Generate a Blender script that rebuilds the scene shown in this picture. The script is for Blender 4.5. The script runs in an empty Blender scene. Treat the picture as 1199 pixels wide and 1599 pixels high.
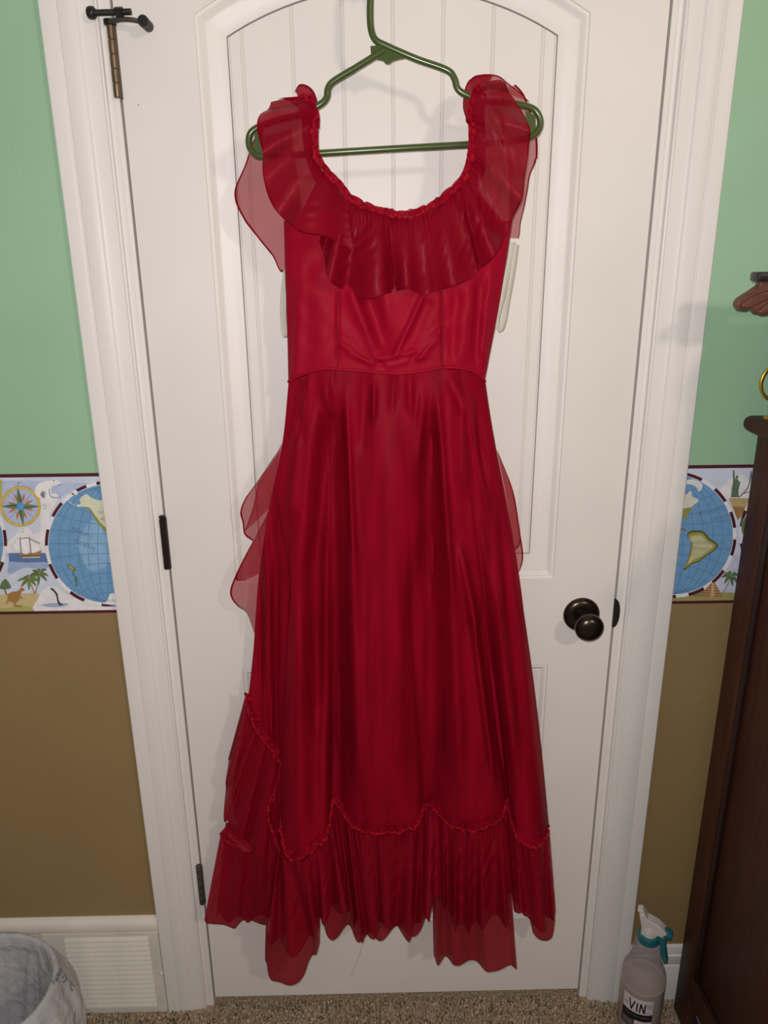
import bpy, bmesh, math, random
import numpy as np
from mathutils import Vector, Matrix
PI = math.pi
SC = bpy.context.scene
COL = SC.collection

# ------------------------------------------------------------------ camera
FPX = 1200.0                                   # focal length in pixels of the 1199 x 1599 frame
CAM = np.array([.3436, -1.2159, 1.4896]); YAW, PITCH, ROLL = .0155, -.3198, -.0090
_cy, _sy, _cp, _sp = math.cos(YAW), math.sin(YAW), math.cos(PITCH), math.sin(PITCH)
_f = np.array([_sy*_cp, _cy*_cp, _sp]); _r = np.array([_cy, -_sy, 0.]); _u = np.cross(_r, _f)
_c, _s = math.cos(ROLL), math.sin(ROLL)
RGT = _c*_r+_s*_u; UP = _c*_u-_s*_r; FWD = _f
cd = bpy.data.cameras.new('camera'); cam = bpy.data.objects.new('camera', cd); COL.objects.link(cam)
cd.sensor_fit = 'VERTICAL'; cd.sensor_height = 36.0; cd.lens = FPX*36.0/1599.0; cd.clip_start = .01
M = Matrix(((RGT[0], UP[0], -FWD[0], CAM[0]), (RGT[1], UP[1], -FWD[1], CAM[1]), (RGT[2], UP[2], -FWD[2], CAM[2]), (0, 0, 0, 1)))
cam.matrix_world = M
SC.camera = cam

# ------------------------------------------------------------------ light
W = bpy.data.worlds.new('world'); SC.world = W; W.use_nodes = True
W.node_tree.nodes['Background'].inputs[0].default_value = (1.0, .93, .86, 1)
W.node_tree.nodes['Background'].inputs[1].default_value = .16
def point_light(name, loc, watts, color, radius):
    l = bpy.data.lights.new(name, 'POINT'); l.energy = watts; l.color = color; l.shadow_soft_size = radius
    o = bpy.data.objects.new(name, l); COL.objects.link(o); o.location = loc; return o
point_light('ceiling_lamp_light', (1.50, -2.15, 2.22), 43, (1.0, .80, .62), .09)
point_light('phone_flash_light', (.3300, -1.205, 1.512), 35.5, (1.0, .965, .94), .006)
vs = SC.view_settings
vs.view_transform = 'Standard'; vs.look = 'None'; vs.gamma = 1.0; vs.use_curve_mapping = False; vs.exposure = 0.0
try:
    SC.cycles.transparent_max_bounces = 32
except Exception: pass

# ------------------------------------------------------------------ helpers
def at(px, py, Y):
    """the point at depth Y (metres in front of the door face = negative) that was measured at a photo pixel"""
    v = FWD+(px-599.5)/FPX*RGT-(py-799.5)/FPX*UP
    return CAM+(Y-CAM[1])/v[1]*v
def proj(P):
    v = np.asarray(P)-CAM; z = v@FWD
    return np.stack([599.5+FPX*(v@RGT)/z, 799.5-FPX*(v@UP)/z], -1)
def lin(c):
    c = np.asarray(c, float)/255.
    return np.where(c <= .04045, c/12.92, ((c+.055)/1.055)**2.4)
def link(o, parent=None):
    COL.objects.link(o)
    if parent is not None: o.parent = parent
    return o
def tag(o, label=None, cat=None, group=None, kind=None):
    if label: o['label'] = label
    if cat: o['category'] = cat
    if group: o['group'] = group
    if kind: o['kind'] = kind
    return o
def empty(name, loc=(0, 0, 0)):
    o = bpy.data.objects.new(name, None); o.empty_display_size = .05; COL.objects.link(o); o.location = loc; return o
def mesh(name, V, F, mat, parent=None, smooth=False, cols=None, mats=None, midx=None):
    me = bpy.data.meshes.new(name)
    me.from_pydata([tuple(map(float, v)) for v in V], [], [tuple(int(i) for i in f) for f in F])
    for m in (mats or [mat]): me.materials.append(m)
    if midx is not None: me.polygons.foreach_set('material_index', np.asarray(midx, dtype=np.int32))
    if smooth: me.polygons.foreach_set('use_smooth', [True]*len(me.polygons))
    if cols is not None:
        a = me.color_attributes.new('Col', 'FLOAT_COLOR', 'POINT')
        c = np.ones((len(V), 4)); c[:, :3] = cols; a.data.foreach_set('color', c.ravel())
    me.update()
    o = bpy.data.objects.new(name, me)
    if parent is not None and parent.type == 'EMPTY':
        pl = parent.matrix_basis.translation
        if pl.length > 0: o.location = -pl          # verts are in world space
    return link(o, parent)
def bm_obj(name, bm, mat, parent=None, smooth=False):
    bmesh.ops.recalc_face_normals(bm, faces=bm.faces[:])
    me = bpy.data.meshes.new(name); bm.to_mesh(me); bm.free(); me.materials.append(mat)
    if smooth:
        me.polygons.foreach_set('use_smooth', [True]*len(me.polygons))
        try: me.set_sharp_from_angle(angle=math.radians(38))
        except Exception: pass
    o = bpy.data.objects.new(name, me)
    if parent is not None and parent.type == 'EMPTY':
        pl = parent.matrix_basis.translation
        if pl.length > 0: o.location = -pl
    return link(o, parent)
def add_box(bm, x0, x1, y0, y1, z0, z1, bev=0, seg=2):
    r = bmesh.ops.create_cube(bm, size=1.0, matrix=Matrix.Translation(((x0+x1)/2, (y0+y1)/2, (z0+z1)/2)) @ Matrix.Diagonal((abs(x1-x0), abs(y1-y0), abs(z1-z0), 1)))
    if bev:
        es = list({e for v in r['verts'] for e in v.link_edges})
        bmesh.ops.bevel(bm, geom=es, offset=bev, segments=seg, affect='EDGES', profile=.5)
def box(name, x0, x1, y0, y1, z0, z1, mat, parent=None, bev=0, seg=2):
    bm = bmesh.new(); add_box(bm, x0, x1, y0, y1, z0, z1, bev, seg)
    return bm_obj(name, bm, mat, parent, smooth=bev > 0)
def catmull(P, n):
    """smooth curve through P resampled evenly to n points"""
    P = np.asarray(P, float)
    if len(P) == 2: t = np.linspace(0, 1, n)[:, None]; return P[0]*(1-t)+P[1]*t
    Q = np.vstack([2*P[0]-P[1], P, 2*P[-1]-P[-2]]); out = []
    for i in range(1, len(Q)-2):
        t = np.linspace(0, 1, 24, endpoint=False)[:, None]
        p0, p1, p2, p3 = Q[i-1], Q[i], Q[i+1], Q[i+2]
        out.append(.5*((2*p1)+(-p0+p2)*t+(2*p0-5*p1+4*p2-p3)*t*t+(-p0+3*p1-3*p2+p3)*t**3))
    out.append(P[-1:]); C = np.vstack(out)
    d = np.r_[0, np.cumsum(np.linalg.norm(np.diff(C, axis=0), axis=1))]
    s = np.linspace(0, d[-1], n)
    return np.stack([np.interp(s, d, C[:, k]) for k in range(C.shape[1])], -1)
def tube(path, rad, seg=10, closed=False, cap=True, flat=None):
    """verts, faces of a tube; rad scalar or per point; flat=(a,b) gives an elliptic section"""
    P = np.asarray(path, float); n = len(P); V = []; F = []
    rad = np.full(n, rad) if np.isscalar(rad) else np.asarray(rad)
    T = np.gradient(P, axis=0) if not closed else np.roll(P, -1, 0)-np.roll(P, 1, 0)
    T /= np.linalg.norm(T, axis=1)[:, None]+1e-12
    N = np.cross(T[0], [0, 1, 0.]);
    if np.linalg.norm(N) < 1e-3: N = np.cross(T[0], [1, 0, 0.])
    N /= np.linalg.norm(N)
    for i in range(n):
        N = N-T[i]*(N@T[i]); N /= np.linalg.norm(N); B = np.cross(T[i], N)
        a, b = flat if flat else (1, 1)
        for k in range(seg):
            t = 2*PI*k/seg; V.append(P[i]+rad[i]*(a*math.cos(t)*N+b*math.sin(t)*B))
    m = n if closed else n-1
    for i in range(m):
        j = (i+1) % n
        for k in range(seg):
            l = (k+1) % seg; F.append((i*seg+k, i*seg+l, j*seg+l, j*seg+k))
    if cap and not closed:
        F.append(tuple(range(seg))[::-1]); F.append(tuple((n-1)*seg+k for k in range(seg)))
    return V, F
def lathe(prof, seg=32, axis='z', origin=(0, 0, 0)):
    """prof: (radius, height) list"""
    V = []; F = []; n = len(prof)
    for r, h in prof:
        for k in range(seg):
            t = 2*PI*k/seg; a, b = r*math.cos(t), r*math.sin(t)
            p = {'z': (a, b, h), 'y': (a, h, b), 'x': (h, a, b)}[axis]
            V.append(tuple(np.add(p, origin)))
    for i in range(n-1):
        for k in range(seg):
            l = (k+1) % seg; F.append((i*seg+k, i*seg+l, (i+1)*seg+l, (i+1)*seg+k))
    if prof[0][0] > 1e-6: F.append(tuple(range(seg))[::-1])
    if prof[-1][0] > 1e-6: F.append(tuple((n-1)*seg+k for k in range(seg)))
    return V, F
def fix(o):
    bm = bmesh.new(); bm.from_mesh(o.data); bmesh.ops.remove_doubles(bm, verts=bm.verts, dist=1e-6)
    bmesh.ops.recalc_face_normals(bm, faces=bm.faces[:]); bm.to_mesh(o.data); bm.free()
    try: o.data.set_sharp_from_angle(angle=math.radians(40))
    except Exception: pass
    return o
def solid(name, VF, mat, parent=None, smooth=True): return fix(mesh(name, VF[0], VF[1], mat, parent, smooth))
def grid_faces(nu, nv): return [(j*nu+i, j*nu+i+1, (j+1)*nu+i+1, (j+1)*nu+i) for j in range(nv-1) for i in range(nu-1)]
def wob(u, seed, n=5, lo=1, hi=6):
    """smooth random function of u in about [-1, 1]"""
    r = np.random.RandomState(seed); y = np.zeros_like(np.asarray(u, float)); s = 0
    for _ in range(n):
        fq = r.uniform(lo, hi); a = r.uniform(.5, 1); y = y+a*np.sin(2*PI*(fq*u+r.rand())); s += a
    return y/s*1.6

# ------------------------------------------------------------------ materials
def mat(name, base, rough=.5, metal=0, noise=None, bump=None, spec=.5, attr=False, sheen=0, trans=0, alpha=1, coat=0, ior=1.45):
    m = bpy.data.materials.new(name); m.use_nodes = True; nt = m.node_tree; b = nt.nodes['Principled BSDF']
    b.inputs['Base Color'].default_value = (*base, 1); b.inputs['Roughness'].default_value = rough
    b.inputs['Metallic'].default_value = metal; b.inputs['Specular IOR Level'].default_value = spec
    b.inputs['Sheen Weight'].default_value = sheen; b.inputs['Transmission Weight'].default_value = trans
    b.inputs['Coat Weight'].default_value = coat; b.inputs['IOR'].default_value = ior; b.inputs['Alpha'].default_value = alpha
    tc = nt.nodes.new('ShaderNodeTexCoord')
    src = None
    if attr:
        a = nt.nodes.new('ShaderNodeVertexColor'); a.layer_name = 'Col'; src = a.outputs['Color']
        nt.links.new(src, b.inputs['Base Color'])
    if noise:                        # (scale, strength, stretch)
        sc, st, stretch = noise
        mp = nt.nodes.new('ShaderNodeMapping'); mp.inputs['Scale'].default_value = stretch
        n = nt.nodes.new('ShaderNodeTexNoise'); n.inputs['Scale'].default_value = sc; n.inputs['Detail'].default_value = 5
        nt.links.new(tc.outputs['Object'], mp.inputs['Vector']); nt.links.new(mp.outputs[0], n.inputs['Vector'])
        r = nt.nodes.new('ShaderNodeMapRange'); r.inputs['From Min'].default_value = .25; r.inputs['From Max'].default_value = .75
        r.inputs['To Min'].default_value = 1-st; r.inputs['To Max'].default_value = 1+st
        nt.links.new(n.outputs['Fac'], r.inputs['Value'])
        mx = nt.nodes.new('ShaderNodeVectorMath'); mx.operation = 'MULTIPLY'
        if src: nt.links.new(src, mx.inputs[0])
        else: mx.inputs[0].default_value = base
        nt.links.new(r.outputs[0], mx.inputs[1]); nt.links.new(mx.outputs[0], b.inputs['Base Color'])
    if bump:                         # (scale, strength, distance)
        n = nt.nodes.new('ShaderNodeTexNoise'); n.inputs['Scale'].default_value = bump[0]; n.inputs['Detail'].default_value = 4
        nt.links.new(tc.outputs['Object'], n.inputs['Vector'])
        bp = nt.nodes.new('ShaderNodeBump'); bp.inputs['Strength'].default_value = bump[1]; bp.inputs['Distance'].default_value = bump[2]
        nt.links.new(n.outputs['Fac'], bp.inputs['Height']); nt.links.new(bp.outputs[0], b.inputs['Normal'])
    return m
def sheer(name, base, alpha, tint, rough=.45, spec=.18, noise=(15, .10, (1, 1, .6))):
    """woven see-through cloth: part of the light passes between the threads"""
    m = mat(name, base, rough, spec=spec, noise=noise, bump=(420, .22, .0006))
    nt = m.node_tree; b = nt.nodes['Principled BSDF']; out = nt.nodes['Material Output']
    t = nt.nodes.new('ShaderNodeBsdfTransparent'); t.inputs[0].default_value = (*tint, 1)
    tr = nt.nodes.new('ShaderNodeBsdfTranslucent'); tr.inputs[0].default_value = (*base, 1)
    m1 = nt.nodes.new('ShaderNodeMixShader'); m1.inputs[0].default_value = .25
    nt.links.new(b.outputs[0], m1.inputs[1]); nt.links.new(tr.outputs[0], m1.inputs[2])
    m2 = nt.nodes.new('ShaderNodeMixShader'); m2.inputs[0].default_value = alpha
    nt.links.new(t.outputs[0], m2.inputs[1]); nt.links.new(m1.outputs[0], m2.inputs[2])
    nt.links.new(m2.outputs[0], out.inputs['Surface'])
    return m
DOORW = mat('door_white_paint', (.80, .765, .735), .42, noise=(6, .03, (1, 1, 1)), bump=(260, .12, .0006))
TRIMW = mat('trim_white_paint', (.80, .775, .75), .40, noise=(9, .04, (1, 1, .3)), bump=(200, .1, .0006))
BASEW = mat('baseboard_cream_paint', (.78, .73, .66), .5, noise=(14, .06, (1, 1, 1)), bump=(160, .15, .0006))
VENTW = mat('vent_cream_enamel', (.74, .71, .64), .45, noise=(30, .08, (1, 1, 1)))
GREEN = mat('wall_green_paint', (.33, .545, .365), .55, noise=(5, .05, (1, 1, 1)), bump=(170, .25, .0012))
TAN = mat('wall_tan_paint', (.30, .205, .092), .55, noise=(5, .05, (1, 1, 1)), bump=(150, .35, .0014))
PRINT = mat('printed_border_paper', (1, 1, 1), .6, attr=True, noise=(90, .10, (1, 1, 1)))
BRONZE = mat('oil_rubbed_bronze', (.055, .040, .030), .26, metal=.9, spec=.6)
HINGEB = mat('worn_bronze_hinge', (.21, .15, .095), .45, metal=.8, noise=(60, .25, (1, 1, 1)))
HINGED = mat('dark_bronze_hinge', (.035, .022, .020), .38, metal=.6)
HINGEG = mat('grey_brown_hinge_leaf', (.10, .085, .075), .5, metal=.5)
BLACK = mat('black_rubber', (.012, .011, .011), .45)
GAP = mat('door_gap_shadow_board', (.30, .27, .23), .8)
HANG = mat('olive_plastic', (.060, .088, .022), .22, spec=.6)
SATIN = mat('red_satin', (.318, .0032, .0200), .52, noise=(30, .10, (1, 1, .2)), bump=(500, .25, .0005), sheen=.0, spec=.07)
RED = (.335, .0036, .0205)
SKIRT = sheer('red_organza_over_lining', RED, .93, (.9, .3, .35), .5, .06, (44, .24, (1, 1, .12)))
ORG = sheer('red_organza', (.31, .0032, .019), .83, (.93, .50, .53), .42, .13)
HEMORG = sheer('red_organza_hem', (.33, .0036, .021), .84, (.93, .50, .53), .36, .20)
SHEER = sheer('red_organza_single_layer', (.46, .020, .042), .46, (.96, .78, .80), .5, .08)
HEM = mat('red_rolled_hem', (.20, .0020, .010), .6, spec=.08)
THREAD = mat('red_gathered_seam', (.33, .004, .016), .7, spec=.1, noise=(300, .4, (1, 1, 1)))
RIBBON = mat('ivory_satin_ribbon', (.52, .48, .42), .45, noise=(80, .1, (1, 1, .2)))
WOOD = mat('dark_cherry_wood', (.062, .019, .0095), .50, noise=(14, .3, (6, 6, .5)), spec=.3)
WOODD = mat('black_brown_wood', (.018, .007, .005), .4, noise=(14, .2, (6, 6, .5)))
BROWN = mat('carved_brown_wood', (.115, .040, .024), .45, noise=(25, .25, (1, 1, 4)))
BLKTOP = mat('black_shelf_top', (.012, .009, .010), .35)
GOLD = mat('yellow_brass', (.62, .40, .05), .3, metal=.8)
TEAL = mat('teal_plastic', (.012, .135, .165), .4, noise=(60, .08, (1, 1, 1)))
SPRW = mat('white_plastic', (.66, .60, .58), .4)
INK = mat('black_ink', (.012, .011, .014), .5)
LABELW = mat('label_white_paper', (.70, .63, .66), .5)
GREYINK = mat('grey_ink', (.14, .12, .12), .5)
BLUEINK = mat('blue_grey_ink', (.17, .19, .26), .5)
BOTTLE = sheer('cloudy_bottle_plastic', (.58, .52, .53), .42, (.95, .92, .92), .2, .5)
LIQ = mat('cloudy_liquid', (.50, .43, .34), .35)
BAG = sheer('thin_white_plastic_bag', (.80, .79, .80), .76, (.9, .9, .93), .18, .6)
for _n in BAG.node_tree.nodes:
    if _n.type == 'BUMP': _n.inputs['Strength'].default_value = .6; _n.inputs['Distance'].default_value = .012
    if _n.type == 'TEX_NOISE' and _n.inputs['Scale'].default_value > 100: _n.inputs['Scale'].default_value = 26; _n.inputs['Distortion'].default_value = 1.5
BINW = mat('bin_grey_plastic', (.36, .39, .46), .4)
CARP = mat('carpet_backing', (.34, .26, .175), .95, noise=(210, .75, (1, 1, 1)), bump=(160, .8, .004))
TUFT = mat('carpet_tuft', (1, 1, 1), .9, attr=True)
SPOT = mat('dark_scuff', (.30, .24, .22), .7)
PACK = mat('printed_packet', (.55, .50, .60), .4, noise=(60, .5, (1, 1, 1)))

# ------------------------------------------------------------------ setting
DW = .762; DH = 2.054; ZB = .022
def structure(o, label=None, cat=None): return tag(o, label, cat, kind='structure')
structure(box('floor', -1.9, 2.6, -3.2, .12, -.03, 0, CARP), 'brown speckled carpet floor below the door', 'floor')
def wall(name, x0, x1, label):
    e = empty(name); structure(e, label, 'wall')
    box('green_paint', x0, x1, 0, .11, 1.035, 2.44, GREEN, e); box('tan_paint', x0, x1, 0, .11, 0, 1.035, TAN, e)
wall('wall_left', -1.9, -.030, 'green over tan painted wall beside the door hinges')
wall('wall_right', .792, 2.6, 'green over tan painted wall beside the tall dresser')
structure(box('wall_back', -.030, .792, 0, .11, 2.085, 2.44, GREEN), 'green wall above the door frame', 'wall')
structure(box('ceiling', -1.9, 2.6, -.6, .11, 2.44, 2.47, TRIMW), 'white ceiling above the door wall', 'ceiling')

# ---- door: slab with a camber-topped upper panel and a square lower panel
CX = DW/2; PA = .1082
def panel_loop(inset, zt, zb, rise, n=40):
    """closed loop (x, z): bottom-left, bottom-right, top-right, arch to top-left"""
    x0, x1 = PA+inset, DW-PA-inset; half = (DW-2*PA)/2
    pts = [(x0, zb+inset), (x1, zb+inset)]
    if rise > 0:
        R = (half*half+rise*rise)/(2*rise); cz = zt+rise-R; r = R-inset
        for k in range(n+1):
            x = x1+(x0-x1)*k/n; pts.append((x, cz+math.sqrt(r*r-(x-CX)**2)))
    else:
        for k in range(n+1): pts.append((x1+(x0-x1)*k/n, zt-inset))
    return pts
PROF = [(0, 0), (.0012, .0022), (.0030, .0030), (.0036, .0022), (.0055, .0024), (.0122, .0080), (.0138, .0074), (.0160, .0078), (.0280, .0118), (.0400, .0138), (.0406, .0138), (.0412, .0215)]
UP_T, UP_B, UP_R = 1.8072, .962, .078
LO_T, LO_B = .7940, .215
door = empty('door_1', (0, 0, ZB)); structure(door, 'white two panel plank door with an arched upper panel', 'door')
bm = bmesh.new()
def ring(pts, y): return [bm.verts.new((x, y, z)) for x, z in pts]
outer = ring([(0, ZB), (DW, ZB), (DW, DH), (0, DH)], 0.0)
edges = [bm.edges.new((outer[i], outer[(i+1) % 4])) for i in range(4)]
for zt, zb, rise in ((UP_T, UP_B, UP_R), (LO_T, LO_B, 0)):
    prev = None
    for ins, dep in PROF:
        cur = ring(panel_loop(ins, zt, zb, rise), dep)
        n = len(cur)
        if prev is None: edges += [bm.edges.new((cur[i], cur[(i+1) % n])) for i in range(n)]
        else:
            for i in range(n): bm.faces.new((prev[i], prev[(i+1) % n], cur[(i+1) % n], cur[i]))
        prev = cur
    bm.faces.new(prev)
bmesh.ops.triangle_fill(bm, edges=edges, use_beauty=True)
back = ring([(0, ZB), (DW, ZB), (DW, DH), (0, DH)], .035)
for i in range(4): bm.faces.new((outer[i], back[i], back[(i+1) % 4], outer[(i+1) % 4]))
bm.faces.new(back[::-1])
slab = bm_obj('door_slab', bm, DOORW, door, smooth=True)
try: slab.data.set_sharp_from_angle(angle=math.radians(20))
except Exception: pass
# planks inside the panels
JO = [-.2306, -.2115, -.141, -.0705, 0, .0705, .141, .2115, .2306]
def plank(x0, x1, zb, ztf, parent):
    n = 8; g = .0019; d = .0034; yf = .0150; bm = bmesh.new(); rows = []
    q = [0, .0013, .0019, .0027]
    xs = [x0+t for t in q]+[x0+.0027+(x1-x0-.0054)*k/n for k in range(1, n)]+[x1-t for t in q[::-1]]
    ys = [yf+.0001, yf+.0001, yf+.0014, yf]+[yf]*(n-1)+[yf, yf+.0014, yf+.0001, yf+.0001]
    lo = [bm.verts.new((x, y, zb)) for x, y in zip(xs, ys)]; hi = [bm.verts.new((x, y, ztf(x))) for x, y in zip(xs, ys)]
    lob = [bm.verts.new((x, .0208, zb)) for x in (x0, x1)]; hib = [bm.verts.new((x, .0208, ztf(x))) for x in (x0, x1)]
    for i in range(len(xs)-1): bm.faces.new((lo[i], lo[i+1], hi[i+1], hi[i]))
    bm.faces.new((lob[0], lo[0], hi[0], hib[0])); bm.faces.new((lo[-1], lob[1], hib[1], hi[-1]))
    return bm_obj('plank', bm, DOORW, parent)
half = (DW-2*PA)/2; RA = (half*half+UP_R*UP_R)/(2*UP_R); CZ = UP_T+UP_R-RA; RI = RA-.0412
for i in range(8):
    a, b = CX+JO[i], CX+JO[i+1]
    plank(a+.00008, b-.00008, UP_B+.0424, lambda x: CZ+math.sqrt(RI*RI-(x-CX)**2)-.0016, slab)
    plank(a+.00008, b-.00008, LO_B+.0424, lambda x: LO_T-.0428, slab)
# full-width board behind the door, coloured dark for the shade in the gap
structure(box('trim_1', -.0035, DW+.006, .036, .075, 0, DH+.02, GAP), 'board behind the closed door, coloured dark as shade in the gap', 'gap shade board')

# knob
KX, KZ = DW-.0555, .893
knob = empty('knob_anchor')  # replaced below
bpy.data.objects.remove(knob)
knobV = lathe([(.0, -.0655), (.006, -.0653), (.012, -.0642), (.018, -.0618), (.0225, -.0580), (.0245, -.0535), (.0245, -.0500), (.0228, -.0460), (.0190, -.0425), (.0150, -.0400), (.0125, -.0370), (.0118, -.0300), (.0125, -.0200), (.0135, -.008)], 40, 'y', (KX, 0, KZ))
knob = solid('door_knob', knobV, BRONZE, door); knob['label'] = 'dark oil rubbed bronze round door knob'
ros = solid('rosette', lathe([(.0130, -.0110), (.0180, -.0108), (.0245, -.0092), (.0285, -.0072), (.0305, -.0050), (.0316, -.0035), (.0318, -.0002)], 48, 'y', (KX, 0, KZ)), BRONZE, knob)
ros.location = (0, 0, 0)
# hinges on the left edge
def hinge(z0, h, m, pin=True):
    V, F = lathe([(.0, z0), (.0045, z0), (.0050, z0+.0006)]+sum([[(.0052, z0+h*k/5+.0010), (.0052, z0+h*(k+1)/5-.0010), (.0044, z0+h*(k+1)/5-.0002), (.0044, z0+h*(k+1)/5+.0002)] for k in range(5)], [])[:-1]+[(.0, z0+h)], 18, 'z', (-.0048, -.0062, 0))
    o = solid('hinge', (V, F), m, door)
    l = box('hinge_leaf', -.0012, .0012, -.0062, .004, z0-.001, z0+h+.001, HINGEG if m is not HINGED else HINGED, o)
    if pin: solid('hinge_pin', lathe([(.0, z0+h+.006), (.0035, z0+h+.0058), (.0052, z0+h+.0045), (.0052, z0+h+.0025), (.0036, z0+h+.001), (.0036, z0+h-.002)], 16, 'z', (-.0048, -.0062, 0)), m, o)
    return o
h1 = hinge(1.7048, .089, HINGEB, False); h2 = hinge(.9934, .089, HINGED); h3 = hinge(.276, .089, HINGEG)
# hinge pin door stop on the top hinge
zt = 1.7965; stop = solid('hinge_pin_stop', lathe([(.0045, zt-.003), (.0085, zt-.003), (.0085, zt+.0035), (.0, zt+.0035)], 18, 'z', (-.0048, -.0062, 0)), BLACK, door)
stop['label'] = 'black hinge pin door stop with rubber bumpers'
arm = catmull([(-.0048, -.0075, zt), (.012, -.018, zt+.0005), (.030, -.022, zt-.001), (.046, -.021, zt-.004)], 24)
solid('stop_arm', tube(arm, .0042, 10, flat=(.75, 1.2)), HINGEG, stop)
solid('bumper', lathe([(.0, -.0325), (.0062, -.0322), (.0074, -.0300), (.0074, -.0235), (.0066, -.0205)], 20, 'y', (.046, 0, zt-.004)), BLACK, stop)
solid('bumper_foot', lathe([(.0055, -.020), (.0070, -.014), (.0070, -.002), (.0, -.0012)], 18, 'y', (.046, 0, zt-.004)), BLACK, stop)
rod = [(-.024, -.019, zt+.008), (.030, -.026, zt+.0075)]
nn = 56; rp = catmull(rod, nn); solid('threaded_rod', tube(rp, [.0036+.0006*(k % 2) for k in range(nn)], 10), BLACK, stop)
solid('hex_nut', tube(catmull([(.009, -.0233, zt+.0078), (.019, -.0246, zt+.0077)], 3), .0062, 6), BLACK, stop)
solid('bumper', tube(catmull([(-.0290, -.0184, zt+.0084), (-.0195, -.0196, zt+.0081)], 6), [.0070, .0078, .0080, .0080, .0078, .0060], 20), BLACK, stop)

# ---- casing, jamb
def vprofile(name, prof, z0, z1, m, mirror=False, parent=None, zcut=None):
    """extrude an (offset, depth) profile upward; offset grows away from the door"""
    V = []; F = []; n = len(prof)
    for z in (z0, z1):
        for o_, d_ in prof: V.append(((DW+o_) if mirror else -o_, -d_, z))
    for i in range(n):
        j = (i+1) % n; F.append((i, j, n+j, n+i))
    F.append(tuple(range(n))); F.append(tuple(range(n, 2*n)))
    o = fix(mesh(name, V, F, m, parent, smooth=True))
    try: o.data.set_sharp_from_angle(angle=math.radians(25))
    except Exception: pass
    return o
CAS = [(.0195, 0), (.0195, .0075), (.0202, .0088), (.0218, .0095), (.0235, .0092), (.0245, .0086), (.0400, .0096), (.0445, .0108), (.0462, .0125), (.0475, .0138), (.0520, .0150), (.0580, .0156), (.0660, .0158), (.0705, .0152), (.0718, .0138), (.0732, .0136), (.0742, .0158), (.0765, .0165), (.0940, .0165), (.0955, .0158), (.0960, .0145), (.0960, 0)]
JAMB = [(.0040, -.035), (.0040, .0005), (.0108, .0012), (.0116, .0002), (.0124, .0012), (.0194, .0012), (.0194, -.06), (.012, -.06), (.012, -.035)]
for k, mir in ((2, False), (3, True)):
    c = vprofile('trim_%d' % k, CAS, 0, DH+.100, TRIMW, mir)
    structure(c, 'white moulded door casing on the %s side of the door' % ('latch' if mir else 'hinge'), 'door casing')
    vprofile('jamb', JAMB, 0, DH+.006, TRIMW, mir, c)
head = box('trim_4', -.0190, DW+.0190, -.016, 0, DH+.022, DH+.098, TRIMW, None, .004); structure(head, 'white door casing across the head of the door', 'door casing')
box('head_jamb', -.0190, DW+.0190, -.0012, .06, DH+.004, DH+.0215, TRIMW, head)
# strike plate lip on the latch side jamb
cs = bpy.data.objects['trim_3']
V = []; F = []; n = 14
for y in (-.0035, .001):
    for k in range(n+1):
        t = -PI/2+PI*k/n; V.append((DW+.0008+.0105*max(0, math.cos(t))**.8, y, KZ+.002+.027*math.sin(t)))
F = [tuple(range(n+1)), tuple(range(n+1, 2*n+2))[::-1]]+[(k, k+1, n+2+k, n+1+k) for k in range(n)]+[(n, 0, n+1, 2*n+1)]
fix(mesh('strike_plate', V, F, BLACK, cs))

# ---- baseboards
def hprofile(name, prof, x0, x1, m):
    V = []; n = len(prof)
    for x in (x0, x1):
        for d_, z_ in prof: V.append((x, -d_, z_))
    F = [(i, (i+1) % n, n+(i+1) % n, n+i) for i in range(n)]+[tuple(range(n)), tuple(range(n, 2*n))]
    return fix(mesh(name, V, F, m, None, smooth=False))
structure(hprofile('baseboard_right', [(0, 0), (.0115, 0), (.0120, .090), (.0105, .0925), (.0095, .093), (.0108, .096), (.0108, .1165), (.0085, .1185), (.0078, .1190), (.0080, .126), (.0055, .136), (0, .138)], .8585, 2.6, TRIMW), 'white stepped baseboard between the casing and the dresser', 'baseboard')
structure(hprofile('baseboard_left', [(0, 0), (.0060, 0), (.0060, .2140), (.0130, .2150), (.0140, .2175), (.0138, .2330), (.0105, .2385), (.0050, .2430), (0, .2440)], -1.9, -.0965, BASEW), 'cream baseboard with a ledge above the floor vent', 'baseboard')

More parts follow.
